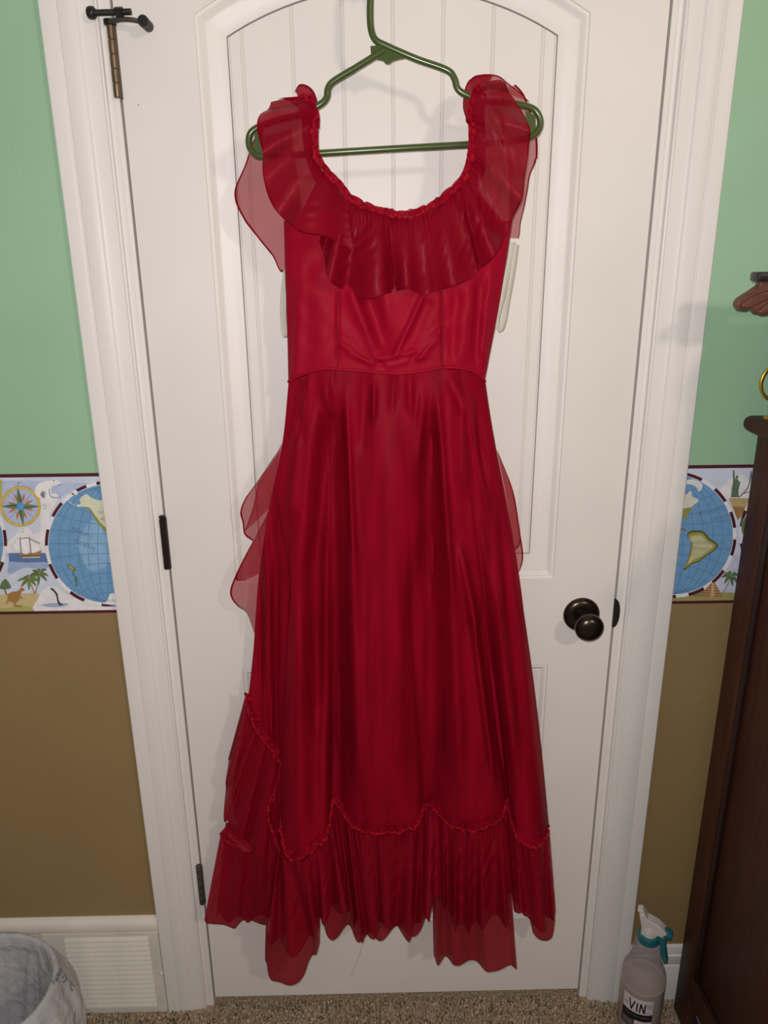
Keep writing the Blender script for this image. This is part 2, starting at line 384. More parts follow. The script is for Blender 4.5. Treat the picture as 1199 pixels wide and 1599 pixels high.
# ------------------------------------------------------------------ wallpaper border print
ILL = .70
def pc(*rgb): return np.clip(lin(rgb)/ILL, 0, .92)
MAROON = pc(66, 22, 34); PAPERW = pc(204, 202, 206); SKYB = pc(160, 172, 198); OCEAN = pc(96, 138, 176)
class Art:
    """flat printed shapes, laid on the wall plane a hair in front of each other"""
    def __init__(s): s.V = []; s.F = []; s.C = []; s.d = .0013
    def pts(s, P, col, dz=None):
        s.d += .000012
        b = len(s.V); Y = -(dz or s.d)
        for x, y in P: s.V.append(at(x, y, 0)+np.array([0, Y, 0])); s.C.append(col)
        return b
    def poly(s, P, col):
        b = s.pts(P, col); s.F.append(tuple(range(b, b+len(P))))
    def blob(s, P, col, n=None):
        s.poly([tuple(p) for p in catmull(list(P)+[P[0]], n or len(P)*5)[:-1]], col)
    def disc(s, cx, cy, r, col, n=56, ry=None): s.poly([(cx+r*math.cos(2*PI*k/n), cy+(ry or r)*math.sin(2*PI*k/n)) for k in range(n)], col)
    def line(s, P, w, col, sm=0):
        P = np.asarray(catmull(P, sm) if sm else P, float); T = np.gradient(P, axis=0); T /= np.linalg.norm(T, axis=1)[:, None]+1e-9
        N = np.stack([-T[:, 1], T[:, 0]], 1)*w/2
        b = s.pts(list(P+N)+list(P-N), col); n = len(P)
        for i in range(n-1): s.F.append((b+i, b+i+1, b+n+i+1, b+n+i))
    def arc(s, cx, cy, r0, r1, a0, a1, col, n=10):
        a = [math.radians(a0+(a1-a0)*k/n) for k in range(n+1)]
        b = s.pts([(cx+r0*math.cos(t), cy-r0*math.sin(t)) for t in a]+[(cx+r1*math.cos(t), cy-r1*math.sin(t)) for t in a], col)
        for i in range(n): s.F.append((b+i, b+i+1, b+n+2+i, b+n+1+i))
    def done(s, name, parent, clip=None):
        V = np.array(s.V); o = mesh(name, V, s.F, PRINT, parent, cols=np.array(s.C))
        if clip is not None:
            bm = bmesh.new(); bm.from_mesh(o.data)
            for no, co in clip: bmesh.ops.bisect_plane(bm, geom=bm.verts[:]+bm.edges[:]+bm.faces[:], plane_co=co, plane_no=no, clear_outer=True)
            bm.to_mesh(o.data); bm.free()
        return o
ART_D = [.0013]
def art():
    a = Art(); a.d = ART_D[0]; return a
def fin(a, name, parent, clip=None):
    ART_D[0] = a.d; return a.done(name, parent, clip)
def graticule(a, cx, cy, r, col):
    for lon in range(-75, 90, 15):
        a.line([(cx+r*lon/90*math.sqrt(max(0, 1-(t/10)**2)), cy+r*t/10) for t in range(-10, 11)], .75, col, 40)
    for lat in (-75, -60, -45, -30, -15, 0, 15, 30, 45, 60, 75):
        f = math.radians(lat); xe, ye, y0 = r*math.cos(f), r*math.sin(f), r*lat/90
        a.line([(cx+xe*t, cy-(y0+(ye-y0)*t*t)) for t in np.linspace(-1, 1, 25)], .75, col)
def rimdash(a, cx, cy, r, centers, half=7.6):
    for k, c in enumerate(centers): a.arc(cx, cy, r*.953, r*1.004, c-half, c+half, MAROON)
def text(a_parent, s, px, py, size_px, ang, m, squash=1.0, Y=-.0030):
    cu = bpy.data.curves.new('lettering', 'FONT'); cu.body = s; cu.align_x = 'CENTER'; cu.align_y = 'CENTER'; cu.size = size_px/900.
    cu.space_character = 1.15
    o = bpy.data.objects.new('lettering', cu); COL.objects.link(o); bpy.context.view_layer.update()
    me = bpy.data.meshes.new_from_object(o.evaluated_get(bpy.context.evaluated_depsgraph_get())); bpy.data.objects.remove(o)
    me.materials.clear(); me.materials.append(m)
    p = at(px, py, 0)
    me.transform(Matrix.Translation((p[0], Y, p[2])) @ Matrix.Rotation(PI/2, 4, 'X') @ Matrix.Rotation(ang, 4, 'Z') @ Matrix.Diagonal((squash, 1, 1, 1)))
    return link(bpy.data.objects.new('lettering', me), a_parent)
MAPINK = mat('faded_map_ink', tuple(pc(84, 104, 128)), .6)
MAPGREY = mat('faded_grey_ink', tuple(pc(120, 125, 120)), .6)
ZT, ZBOT = 1.1607, .9107
def border(x0, x1, label):
    e = empty('wallpaper_border', (x0, 0, ZBOT)); tag(e, label, 'wallpaper border', 'printed border strips')
    box('paper', x0, x1, -.0010, -.0001, ZBOT, ZT, mat('border_paper', tuple(pc(182, 188, 204)), .6, noise=(24, .10, (1, 1, 1))), e)
    box('edge_band', x0, x1, -.0012, -.0001, ZT-.0055, ZT, mat('maroon_band', tuple(MAROON), .55), e)
    box('edge_band', x0, x1, -.0012, -.0001, ZBOT, ZBOT+.0055, bpy.data.materials['maroon_band'], e)
    return e
bl = border(-1.2, -.0962, 'map print wallpaper border with compass and ship beside the hinged casing')
clipL = [((1, 0, 0), (-.0963, 0, 1)), ((0, 0, 1), (0, 0, ZT-.0055)), ((0, 0, -1), (0, 0, ZBOT+.0055))]
a = art()
a.blob([(-30, 752), (30, 750), (100, 753), (158, 756), (120, 764), (60, 790), (20, 770), (-30, 775)], SKYB)
a.blob([(-30, 835), (12, 842), (35, 838), (62, 842), (68, 865), (30, 870), (-10, 862)], pc(160, 172, 196))
a.blob([(60, 775), (78, 770), (92, 774), (80, 800), (74, 830), (72, 850), (62, 842), (64, 815)], PAPERW)
a.blob([(10, 846), (22, 838), (32, 826), (40, 823), (48, 827), (52, 834), (60, 831), (68, 836), (69, 850), (70, 864), (14, 864)], PAPERW)
a.poly([(14, 863), (72, 863), (77, 878), (74, 882), (40, 880), (15, 884)], pc(82, 108, 150))
a.blob([(14, 876), (40, 878), (76, 878), (74, 890), (40, 886), (14, 896)], pc(138, 156, 190))
a.blob([(12, 900), (30, 892), (52, 898), (82, 884), (90, 905), (70, 930), (40, 930), (10, 925)], pc(185, 190, 208))
a.blob([(-20, 931), (10, 927), (40, 926), (62, 927), (66, 938), (58, 955), (20, 957), (-20, 956)], pc(180, 162, 118))
a.blob([(-20, 948), (10, 949), (30, 944), (50, 948), (56, 957), (-20, 957)], pc(156, 154, 88))
a.blob([(62, 930), (68, 920), (80, 915), (92, 918), (108, 930), (150, 945), (186, 950), (186, 956), (60, 956)], PAPERW)
a.blob([(64, 944), (85, 941), (108, 942), (98, 947), (75, 947)], pc(140, 155, 185))
a.blob([(-14, 745), (2, 748), (4, 765), (2, 780), (-14, 785)], pc(160, 156, 88))
fin(a, 'landscape_print', bl, clipL)
a = art(); gx, gy, gr = 168.5, 848.5, 97.5
a.disc(gx, gy, gr, PAPERW, 90); rimdash(a, gx, gy, gr, [93, 118, 146, 174.2, 207, 240, 272, 303]); a.disc(gx, gy, gr*.945, OCEAN, 90)
a.blob([(120, 850), (142, 812), (165, 822), (176, 850), (170, 880), (140, 890)], pc(118, 156, 188))
graticule(a, gx, gy, gr*.94, pc(72, 108, 146))
a.poly([(112, 768), (118, 764), (122, 767), (121, 773), (115, 770)], PAPERW)
a.blob([(119, 788), (127, 786), (125, 780), (130, 774), (136, 771), (142, 776), (149, 779), (156, 781), (163, 779), (166, 786), (168, 800), (170, 820), (168, 832), (160, 822), (150, 810), (143, 797), (133, 791), (122, 791)], pc(188, 190, 168))
a.blob([(133, 791), (140, 792), (146, 800), (152, 808), (160, 818), (168, 826), (169, 833), (160, 824), (149, 811), (143, 799)], pc(128, 128, 60))
a.blob([(160, 806), (168, 800), (171, 818), (166, 822)], pc(186, 178, 122))
for x, y, r in ((107.5, 780, 1.3), (110.5, 784, 1.2), (113, 786.5, 1), (116, 788, 1)): a.disc(x, y, r, PAPERW, 8)
a.blob([(104, 881), (108, 880), (114, 884), (119.5, 888), (117.5, 892), (113, 890), (108, 886)], pc(98, 110, 66))
a.blob([(106.5, 882), (111, 883), (116, 888), (112, 888)], pc(150, 146, 90))
a.line([(115, 892), (114, 896), (118, 900)], 1.4, pc(70, 92, 72)); a.blob([(118, 900), (121, 900), (121.5, 904), (118, 906), (117, 903)], pc(80, 104, 66)); a.line([(119.5, 905), (119.5, 912), (121, 915)], 1.8, pc(66, 92, 72))
a.blob([(160, 942), (168, 937), (172, 927), (180, 926), (186, 932), (188, 944)], PAPERW)
fin(a, 'globe_print', bl, clipL)
a = art(); a.disc(-86, 848.5, 97.5, PAPERW, 90); rimdash(a, -86, 848.5, 97.5, [335, 5.5, 35], 7.6); a.disc(-86, 848.5, 92, OCEAN, 90); graticule(a, -86, 848.5, 92, pc(72, 108, 146)); a.blob([(-3, 874), (3, 876), (2, 880), (-4, 879)], pc(66, 92, 72)); fin(a, 'globe_print', bl, clipL)
a = art(); cx, cy = 33, 790
a.disc(cx, cy, 31.5, pc(140, 112, 62)); a.disc(cx, cy, 30.8, pc(190, 168, 74)); a.disc(cx, cy, 27.6, pc(150, 122, 66)); a.disc(cx, cy, 27.0, pc(160, 168, 196))
for k in range(4):
    t = math.radians(42+90*k); a.line([(cx, cy), (cx+27*math.cos(t), cy+27*math.sin(t))], .8, pc(110, 125, 140))
for k in range(8):
    t = math.radians(22.5+45*k-5)
    def P(r, d): return (cx+r*math.cos(t+d), cy+r*math.sin(t+d))
    a.poly([P(9, -.2), P(15, -.16), P(22.5, 0), P(14, .16), P(9, .2)], pc(176, 122, 98)); a.poly([P(9, 0), P(22.5, 0), P(14, .16), P(9, .2)], pc(150, 94, 74))
for k in range(4):
    t = math.radians(-99+90*k) if k % 2 == 0 else math.radians(0+90*(k-1))
    def P(r, d): return (cx+r*math.cos(t+d), cy+r*math.sin(t+d))
    a.poly([P(5, -.9), P(15, -.22), P(30.5, 0), P(15, .22), P(5, .9)], pc(86, 116, 78)); a.poly([P(3, 0), P(30.5, 0), P(15, .22), P(5, .9)], pc(66, 94, 66))
a.disc(cx, cy, 5.8, pc(86, 132, 188))
a.line([(29, 755), (30, 752), (33, 752)], .9, pc(120, 128, 150)); a.line([(28, 758), (31, 752)], .9, pc(120, 128, 150)); a.line([(67, 789), (70, 787), (73, 788), (72, 793), (68, 793)], .9, pc(130, 132, 140)); a.line([(40, 823), (36, 826), (35, 829), (38, 830), (40, 827)], .9, pc(150, 150, 150))
fin(a, 'compass_print', bl, clipL)
a = art()
a.blob([(55, 768), (58, 758), (68, 752), (80, 750), (88, 749), (96, 753), (95, 756), (88, 757), (82, 760), (81, 770), (80, 776), (74, 777), (73, 769), (70, 766), (66, 776), (60, 775)], pc(212, 208, 208))
a.blob([(64, 771), (68, 766), (71, 773), (70, 777), (65, 774)], pc(110, 116, 120)); a.line([(78, 762), (79, 772), (84, 776), (97, 776)], 1.6, pc(130, 142, 165), 12); a.line([(91, 757), (97, 755)], 1.3, pc(110, 116, 122)); a.disc(85, 750, 1.4, pc(130, 134, 140), 10)
fin(a, 'polar_bear_print', bl, clipL)
a = art()
for P in ([(20, 858), (24, 846), (31, 839), (34, 850), (33, 861)], [(34, 840), (46, 840), (46, 862), (36, 862)], [(48, 842), (56, 846), (64, 852), (63, 858), (50, 862)]): a.blob(P, pc(216, 213, 212)); a.line(P+[P[0]], .6, pc(150, 158, 178), 30)
for x0, y0, x1, y1 in ((32, 838, 34, 866), (47, 838, 50, 864), (32, 840, 47, 839), (47, 840, 64, 848)): a.line([(x0, y0), (x1, y1)], 1.2, pc(112, 100, 92))
a.poly([(28, 862), (36, 864), (52, 864), (66, 858), (64, 867), (58, 869), (36, 869)], pc(150, 112, 68)); a.line([(35, 867), (64, 866)], 1.3, pc(110, 76, 44)); a.line([(36, 870), (64, 869)], 1, PAPERW)
fin(a, 'sailing_ship_print', bl, clipL)
def palm(a, x, y, bx, by, r, seed, col=(92, 110, 66)):
    a.line([(x, y), ((x+bx)/2+1, (y+by)/2), (bx, by)], 1.6, pc(140, 112, 84), 10)
    rs = np.random.RandomState(seed)
    for k in range(8):
        t = 2*PI*k/8+rs.uniform(-.2, .2); rr = r*rs.uniform(.8, 1.1)
        ex, ey = x+rr*math.cos(t), y+rr*.75*math.sin(t)+rr*.12; mx, my = (x+ex)/2, (y+ey)/2-rr*.20; nx, ny = -math.sin(t)*2.4, math.cos(t)*2.4
        a.blob([(x, y), (mx+nx, my+ny), (ex, ey), (mx-nx, my-ny)], pc(*[c*rs.uniform(.8, 1.15) for c in col]))
a = art(); palm(a, 46, 906, 55, 926, 17, 1, (104, 116, 66)); palm(a, 62, 897, 56, 926, 19, 2)
a.blob([(0, 918), (4, 908), (10, 903), (16, 910), (18, 917), (8, 919)], pc(86, 106, 72)); a.line([(8, 918), (12, 928)], 2, pc(110, 84, 62))
fin(a, 'palm_tree_print', bl, clipL)
a = art(); a.blob([(34, 916), (37, 917), (40, 921), (36, 922), (33, 928), (31, 936), (26, 940), (25, 944), (22, 940), (15, 938), (12, 941), (4, 946), (10, 942), (13, 934), (14, 927), (20, 923), (28, 922), (32, 919)], pc(146, 108, 62), 110)
a.line([(24, 940), (24, 945), (35, 946)], 1.6, pc(118, 84, 52)); a.line([(33, 930), (36, 934)], 1.2, pc(118, 84, 52)); fin(a, 'kangaroo_print', bl, clipL)
a = art(); a.blob([(79, 918), (83, 917), (87, 921), (91, 926), (92, 932), (95, 940), (100, 943), (94, 944), (91, 939), (89, 930), (86, 924)], pc(58, 62, 62), 60); fin(a, 'penguin_print', bl, clipL)
text(bl, 'PACIFIC', 130, 832, 8.5, -.50, MAPINK); text(bl, 'OCEAN', 133, 850, 8.5, -.45, MAPINK); text(bl, 'NORTH', 168, 800, 7, -.05, MAPGREY); text(bl, 'AMERICA', 172, 810, 6, -.05, MAPGREY); text(bl, 'ANTARCTICA', 185, 937, 5.5, 0, MAPGREY)
for o in [c for c in bl.children if c.name.startswith('lettering')]:     # keep the lettering on the strip
    o.location = (-bl.location.x, 0, -bl.location.z)
    bm = bmesh.new(); bm.from_mesh(o.data); bmesh.ops.bisect_plane(bm, geom=bm.verts[:]+bm.edges[:]+bm.faces[:], plane_co=(-.0963, 0, 1), plane_no=(1, 0, 0), clear_outer=True); bm.to_mesh(o.data); bm.free()

br = border(.8582, 2.2, 'map print wallpaper border with globe and statue beside the dresser')
clipR = [((-1, 0, 0), (.8583, 0, 1)), ((0, 0, 1), (0, 0, ZT-.0055)), ((0, 0, -1), (0, 0, ZBOT+.0055))]
ART_D[0] = .0013
a = art()
a.blob([(1120, 768), (1135, 752), (1150, 740), (1164, 745), (1172, 760), (1176, 780), (1130, 778)], PAPERW)
fin(a, 'cloud_print', br, clipR); a = art()
a.poly([(1137, 777), (1178, 778), (1165, 800), (1151, 812)], pc(168, 146, 104)); a.poly([(1143, 790), (1165, 792), (1151, 812)], pc(140, 106, 66))
fin(a, 'pedestal_print', br, clipR); a = art()
a.blob([(1122, 905), (1140, 880), (1150, 862), (1152, 880), (1148, 925), (1125, 925)], pc(170, 176, 194))
fin(a, 'sky_print', br, clipR); a = art()
a.poly([(1040, 932), (1085, 924), (1150, 925), (1150, 939), (1040, 939)], pc(140, 134, 80)); a.blob([(1075, 925), (1092, 918), (1100, 924), (1085, 931)], pc(110, 112, 66))
fin(a, 'ground_print', br, clipR)
a = art(); gx, gy, gr = 1050.5, 834.5, 98.5
a.disc(gx, gy, gr, PAPERW, 90); rimdash(a, gx, gy, gr, [70, 40, 14, -12, -43, -68, 100, -95]); a.disc(gx, gy, gr*.945, OCEAN, 90); graticule(a, gx, gy, gr*.94, pc(72, 108, 146))
a.blob([(1066, 750), (1080, 748), (1091, 752), (1096, 756), (1095, 763), (1090, 767), (1086, 760), (1078, 756), (1068, 755)], pc(196, 196, 194))
a.blob([(1058, 800), (1062, 775), (1070, 772), (1078, 766), (1080, 775), (1086, 777), (1090, 782), (1082, 788), (1076, 795), (1070, 800)], pc(190, 190, 176))
a.blob([(1060, 795), (1076, 792), (1080, 794), (1072, 805), (1073, 812), (1068, 808), (1060, 810)], pc(126, 128, 66))
SA = [(1073, 830), (1083, 827.5), (1097, 829), (1107.6, 840), (1120.7, 850), (1115, 859), (1099, 870), (1090, 877), (1079.5, 881), (1068, 890), (1066, 888), (1072.5, 875), (1077, 858), (1078, 845), (1072.5, 838)]
a.blob(SA, pc(82, 86, 44)); m_ = np.mean(SA, axis=0); a.blob([tuple(m_+(np.array(p)-m_)*.88) for p in SA], pc(140, 136, 72)); a.blob([tuple(m_+(np.array(p)-m_)*.70+(1, -1)) for p in SA], pc(172, 170, 130))
a.line([(1062, 826), (1067, 825), (1071, 829)], 2.2, pc(100, 104, 60))
fin(a, 'globe_print', br, clipR)
a = art(); a.disc(1252, 834, 98.5, PAPERW, 90); rimdash(a, 1252, 834, 98.5, [165, 196]); a.disc(1252, 834, 93, OCEAN, 90); a.blob([(1156, 812), (1162, 808), (1166, 830), (1158, 832)], pc(96, 110, 72)); fin(a, 'globe_print', br, clipR)
a = art(); G1 = pc(84, 106, 84)
a.blob([(1148, 742), (1151, 742), (1152, 745), (1150, 747), (1148, 746)], G1); a.poly([(1143, 734), (1145.5, 734), (1147, 747), (1150, 747), (1153, 751), (1155, 755), (1153, 760), (1152, 766), (1153, 776), (1140, 776), (1141.5, 763), (1143.5, 752)], G1); a.line([(1150, 756), (1155, 752)], 1.5, G1); a.line([(1147, 752), (1144, 775)], 1, pc(60, 80, 62)); a.line([(1150, 758), (1148, 775)], 1, pc(60, 80, 62))
fin(a, 'statue_print', br, clipR)
a = art(); a.line([(1172, 735), (1167, 760), (1153, 776)], 1.8, pc(96, 98, 104), 12); a.line([(1172, 735), (1174, 776)], 1.8, pc(96, 98, 104)); a.line([(1160, 770), (1174, 766)], 1.2, pc(96, 98, 104)); fin(a, 'tower_print', br, clipR)
a = art(); a.poly([(1091, 930), (1110, 909), (1115, 909), (1129, 932)], pc(150, 114, 76)); a.poly([(1108, 931), (1111, 910), (1114, 910), (1115, 931)], pc(186, 160, 122))
for k in range(5): a.line([(1092+3.4*k, 929-4*k), (1127-2.4*k, 930-4*k)], .9, pc(112, 80, 52))
fin(a, 'pyramid_print', br, clipR)
a = art(); palm(a, 1140, 900, 1128, 925, 17, 5, (76, 98, 70)); fin(a, 'palm_tree_print', br, clipR)
text(br, 'ATLANTIC', 1111, 797, 8, .28, MAPINK); text(br, 'OCEAN', 1124, 807, 8, .28, MAPINK); text(br, 'SOUTH', 1094, 847, 6.5, -.1, MAPGREY); text(br, 'AMERICA', 1096, 857, 6.5, -.15, MAPGREY)
for o in [c for c in br.children if c.name.startswith('lettering')]: o.location = (-br.location.x, 0, -br.location.z)

# ------------------------------------------------------------------ floor vent
vent = empty('floor_vent', (-.19, -.006, .0)); tag(vent, 'cream louvered return air vent set in the baseboard', 'air vent')
VX0, VX1, VZ0, VZ1 = -.330, -.0972, .002, .2138; LX0, LX1, LZ0, LZ1 = -.285, -.1165, .018, .2055
bm = bmesh.new()
for q in ((VX0, VX1, LZ1, VZ1), (VX0, VX1, VZ0, LZ0), (VX0, LX0, LZ0, LZ1), (LX1, VX1, LZ0, LZ1)): add_box(bm, q[0], q[1], -.0150, -.0062, q[2], q[3])
bm_obj('frame', bm, VENTW, vent); box('backing', LX0, LX1, -.0075, -.0063, LZ0, LZ1, HINGEG, vent)
ns = 15; sl = None
for k in range(ns):
    h = (LZ1-LZ0)/ns; z = LZ0+h*k
    if sl is None:
        V = []
        for x in (LX0+.0005, LX1-.0005):
            for y, zz in ((-.0090, h*.98), (-.0105, h*1.0), (-.0150, h*.62), (-.0182, h*.30), (-.0182, h*.16), (-.0150, h*.10)): V.append((x, y, zz))
        F = [(i, (i+1) % 6, 6+(i+1) % 6, 6+i) for i in range(6)]+[tuple(range(6)), tuple(range(6, 12))]
        sl = mesh('slat', V, F, VENTW, vent); fix(sl); sl.location = (-vent.location.x, -vent.location.y, z)
    else:
        c = sl.copy(); link(c, vent); c.location = (-vent.location.x, -vent.location.y, z)
sp = at(252, 1520, -.015); solid('screw', lathe([(.0, -.0178), (.0022, -.0176), (.0036, -.0164), (.0040, -.0149)], 14, 'y', (sp[0], 0, sp[2])), VENTW, vent)

# ------------------------------------------------------------------ hanger
HY = -.066
hang = empty('clothes_hanger', tuple(at(605, 90, HY))); tag(hang, 'olive green plastic tubular clothes hanger on the door', 'hanger')
def hp(P, n=None, Y=HY): return np.array([at(x, y, Y) for x, y in (catmull(P, n) if n else P)])
TR = .0044
body = [(600, 78), (560, 103), (522, 126), (512, 138), (510, 152), (500, 163), (470, 178), (430, 188), (402, 199), (390, 210), (389, 228), (398, 241), (412, 244), (470, 241), (600, 233), (740, 225), (800, 221), (832, 212), (843, 196), (840, 178), (826, 167), (790, 160), (755, 157), (728, 148), (714, 138), (709, 122), (697, 109), (650, 92), (604, 72), (586, 62), (579, 45), (577.5, 20), (578, 0)]
solid('arms_and_bar', tube(hp(body, 300), TR, 12), HANG, hang)
top = at(578, 0, HY)
hk = [top+np.array([0, 0, z]) for z in (-.004, .012, .024)]
R_ = .021
for k in range(1, 16):
    t = PI-k*PI*1.12/15; hk.append(top+np.array([R_+R_*math.cos(t), 0, .024+R_*math.sin(t)]))
solid('hook', tube(catmull(hk, 60), .0040, 12), HANG, hang)
pl = [(578, 72), (596, 70), (640, 90), (622, 93), (612, 96), (608, 100), (602, 100), (598, 95), (588, 93), (580, 93)]
V = [at(x, y, HY-.0022) for x, y in pl]+[at(x, y, HY+.0022) for x, y in pl]; n = len(pl)
fix(mesh('gusset', V, [tuple(range(n)), tuple(range(n, 2*n))[::-1]]+[(i, (i+1) % n, n+(i+1) % n, n+i) for i in range(n)], HANG, hang))
for P in ([(398, 205), (412, 200), (408, 242), (395, 236)], [(820, 172), (836, 180), (836, 202), (822, 214)]):     # end gussets
    V = [at(x, y, HY-.0012) for x, y in P]+[at(x, y, HY+.0012) for x, y in P]
    fix(mesh('end_web', V, [(0, 1, 2, 3), (7, 6, 5, 4)]+[(i, (i+1) % 4, 4+(i+1) % 4, 4+i) for i in range(4)], HANG, hang))
# over-the-door hook that carries the hanger (above the frame)
zh = top[2]+.024+R_-.0042-.002
hx = top[0]+R_
ohp = [(hx, .040, DH-.03), (hx, .040, DH+.0025), (hx, -.004, DH+.0025), (hx, -.004, zh+.02), (hx, -.010, zh), (hx, -.066, zh-.004), (hx, -.085, zh+.006), (hx, -.090, zh+.024)]
tag(solid('door_hook', tube(np.array(ohp), .0020, 8), HINGEG), 'grey metal over-the-door hook holding the green hanger', 'hook')

# ------------------------------------------------------------------ the dress
dress = empty('evening_dress', tuple(at(600, 600, -.06))); tag(dress, 'long red satin and organza evening dress with ruffles on green hanger', 'dress')
def rail(P, Y, n):
    """P: (px, py[, Y]) in order -> n world points"""
    Q = np.array([(p[0], p[1], (p[2] if len(p) > 2 else Y)*1000) for p in P], float)
    C = catmull(Q, n); return np.array([at(c[0], c[1], c[2]/1000) for c in C])
def strip(name, top, bot, Yt, Yb, m, nf=6, a0=.001, a1=.008, seed=0, nu=150, nv=26, hem=.0022, belly=.0, pucker=.0012, pf=40, side=.5, wrinkle=.0008, parent=None, scal=.0, endhem=False, irregular=False):
    T = rail(top, Yt, nu); B = rail(bot, Yb, nu) if not isinstance(bot, np.ndarray) else bot
    u = np.linspace(0, 1, nu); rs_ = np.random.RandomState(seed+500); wd = rs_.uniform(*((.2, 2.4) if irregular else (.45, 1.7)), int(math.ceil(nf*2))+1); cw = np.r_[0, np.cumsum(wd)]; cw /= cw[-1]
    ph = np.interp(u, cw, np.arange(len(cw))/2.0); ph = np.convolve(np.pad(ph, 9, 'reflect', reflect_type='odd'), np.ones(19)/19, 'valid') if not irregular else ph
    am = np.interp(u, cw, rs_.uniform(*((.1, 1.5) if irregular else (.45, 1.25)), len(cw)))
    f = am*np.sin(2*PI*ph+rs_.rand()*6)+.35*wob(u, seed+1, 4, nf*.4+.2, nf*1.4+.4)
    g = np.cos(2*PI*ph)
    L = np.linalg.norm(B-T, axis=1).mean()
    vs_ = list(np.linspace(0, 1-hem/L, nv))+[1.0] if hem else list(np.linspace(0, 1, nv))
    pk = wob(u, seed+3, 6, pf*.5, pf)
    tang = np.gradient(B, axis=0); tang /= np.linalg.norm(tang, axis=1)[:, None]+1e-9
    V = []
    for v in vs_:
        P = T*(1-v)+B*v
        amp = a0*(1-v)+a1*v**1.1
        d = amp*f+pucker*pk*math.exp(-v/.10)+belly*math.sin(PI*min(1, v*1.05))+wrinkle*wob(u*1.0+v*.7, seed+11, 5, 3, 9)*math.sin(PI*v)
        Q = P.copy(); Q[:, 1] -= d; Q += tang*(side*amp*g)[:, None]
        Q[:, 2] += scal*v*v*f
        Q[:, 1] = np.minimum(Q[:, 1], -.004)
        V.append(Q)
    nv2 = len(vs_); V = np.vstack(V); F = grid_faces(nu, nv2)
    mi = [0]*len(F)
    if hem: mi = [1 if j == nv2-2 else 0 for j in range(nv2-1) for i in range(nu-1)]
    if endhem: mi = [1 if (k % (nu-1) in (0, nu-2)) else q for k, q in enumerate(mi)]
    return mesh(name, V, F, m, parent or dress, True, mats=[m, HEM], midx=mi)
def shirr(path, Y, r=.0042, seed=0, n=None, parent=None, name='gathered_seam'):
    """a gathered, lumpy seam with little loops of cloth"""
    L = np.linalg.norm(np.diff(rail(path, Y, 40), axis=0), axis=1).sum(); n = n or int(L/.0011)
    P = rail(path, Y, n); u = np.linspace(0, 1, n); rs = np.random.RandomState(seed)
    k = L/.008
    P[:, 2] += .0030*wob(u, seed, 7, k*.12, k*.8); P[:, 0] += .0026*wob(u, seed+1, 7, k*.12, k*.8); P[:, 1] += .0022*wob(u, seed+2, 6, k*.5, k)
    rad = .75*r*(.35+1.0*np.abs(wob(u, seed+4, 6, k*.3, k*.8)))
    return solid(name, tube(P, rad, 8), THREAD, parent or dress)
def body(name, left, right, n_v, yc, dep, m, ridges=(), nu=130, seed=0, bumps=.0, back=False, wave=None, topcurve=None):
    """shell of cloth between a left and a right outline (photo pixels); bulges by dep towards the room"""
    Lp = catmull(left, n_v); Rp = catmull(right, n_v); s = np.linspace(-1, 1, nu); V = []
    for j in range(n_v):
        v = j/(n_v-1); y0 = yc[0]*(1-v)+yc[1]*v; dd = dep[0]*(1-v)+dep[1]*v
        q = Lp[j][None]*(1-(s+1)/2)[:, None]+Rp[j][None]*((s+1)/2)[:, None]
        if topcurve is not None: q[:, 1] += topcurve(q[:, 0])*(1-v)**2
        Y = y0+(1 if back else -1)*dd*np.sqrt(np.clip(1-np.abs(s)**2.4, 0, 1))
        h = np.zeros(nu)
        for (x0, yy0, x1, yy1, w, A) in ridges:
            dx, dy = x1-x0, yy1-yy0; L2 = dx*dx+dy*dy; t = ((q[:, 0]-x0)*dx+(q[:, 1]-yy0)*dy)/L2
            dist = np.abs((q[:, 0]-x0)*dy-(q[:, 1]-yy0)*dx)/math.sqrt(L2)
            fade = np.clip((t+.12)/.24, 0, 1)*np.clip((1.12-t)/.24, 0, 1); fade = fade*fade*(3-2*fade)
            h += 1.7*A*np.exp(-(dist/(1.1*w))**2)*fade
        if wave is not None: h += wave(s, v)
        if bumps: h += bumps*(wob(s*.5+.13*v, seed, 6, 2, 9)+.8*wob(s*.6+v*.9, seed+5, 5, 2, 6)*math.sin(PI*v)+.8*wob(s*.6-v*.8, seed+9, 5, 2, 6)*math.sin(PI*v))
        Y = np.minimum(Y-h, -.006)
        V += [at(q[i, 0], q[i, 1], Y[i]) for i in range(nu)]
    return mesh(name, V, grid_faces(nu, n_v), m, dress, True)

# bodice
BL = [(443, 345), (444, 380), (445, 430), (447, 480), (449, 540), (450, 592)]
BR = [(800, 345), (794, 385), (787, 430), (777, 490), (766, 545), (757, 592)]
waist = lambda x: np.interp(x, [445, 470, 500, 560, 610, 660, 690, 730, 760], [4, -6, -16, -13, -9, -13, -18, -14, 2])
RB = [(572, 455, 600, 552, 15, -.0075), (548, 452, 588, 556, 9, .0060), (600, 440, 604, 520, 9, .0020), (660, 462, 617, 562, 4.5, .0050), (668, 470, 640, 540, 10, -.0030),
      (528, 542, 572, 570, 5, .0034), (574, 571, 652, 556, 5, .0036), (552, 556, 600, 580, 4, -.0026), (600, 580, 668, 566, 4, .0022), (540, 560, 585, 579, 4, .0020), (692, 515, 652, 570, 6, .0036), (684, 528, 640, 574, 4, -.0026),
      (527, 450, 527, 572, 3, -.0020), (690, 455, 692, 572, 3, -.0020), (470, 400, 462, 590, 10, .0024), (735, 440, 722, 575, 10, .0034), (748, 440, 742, 570, 6, -.0030), (768, 420, 752, 560, 6, .0034), (495, 420, 505, 580, 14, .0020), (712, 450, 705, 570, 7, -.0024), (455, 470, 452, 585, 4, -.0024)]
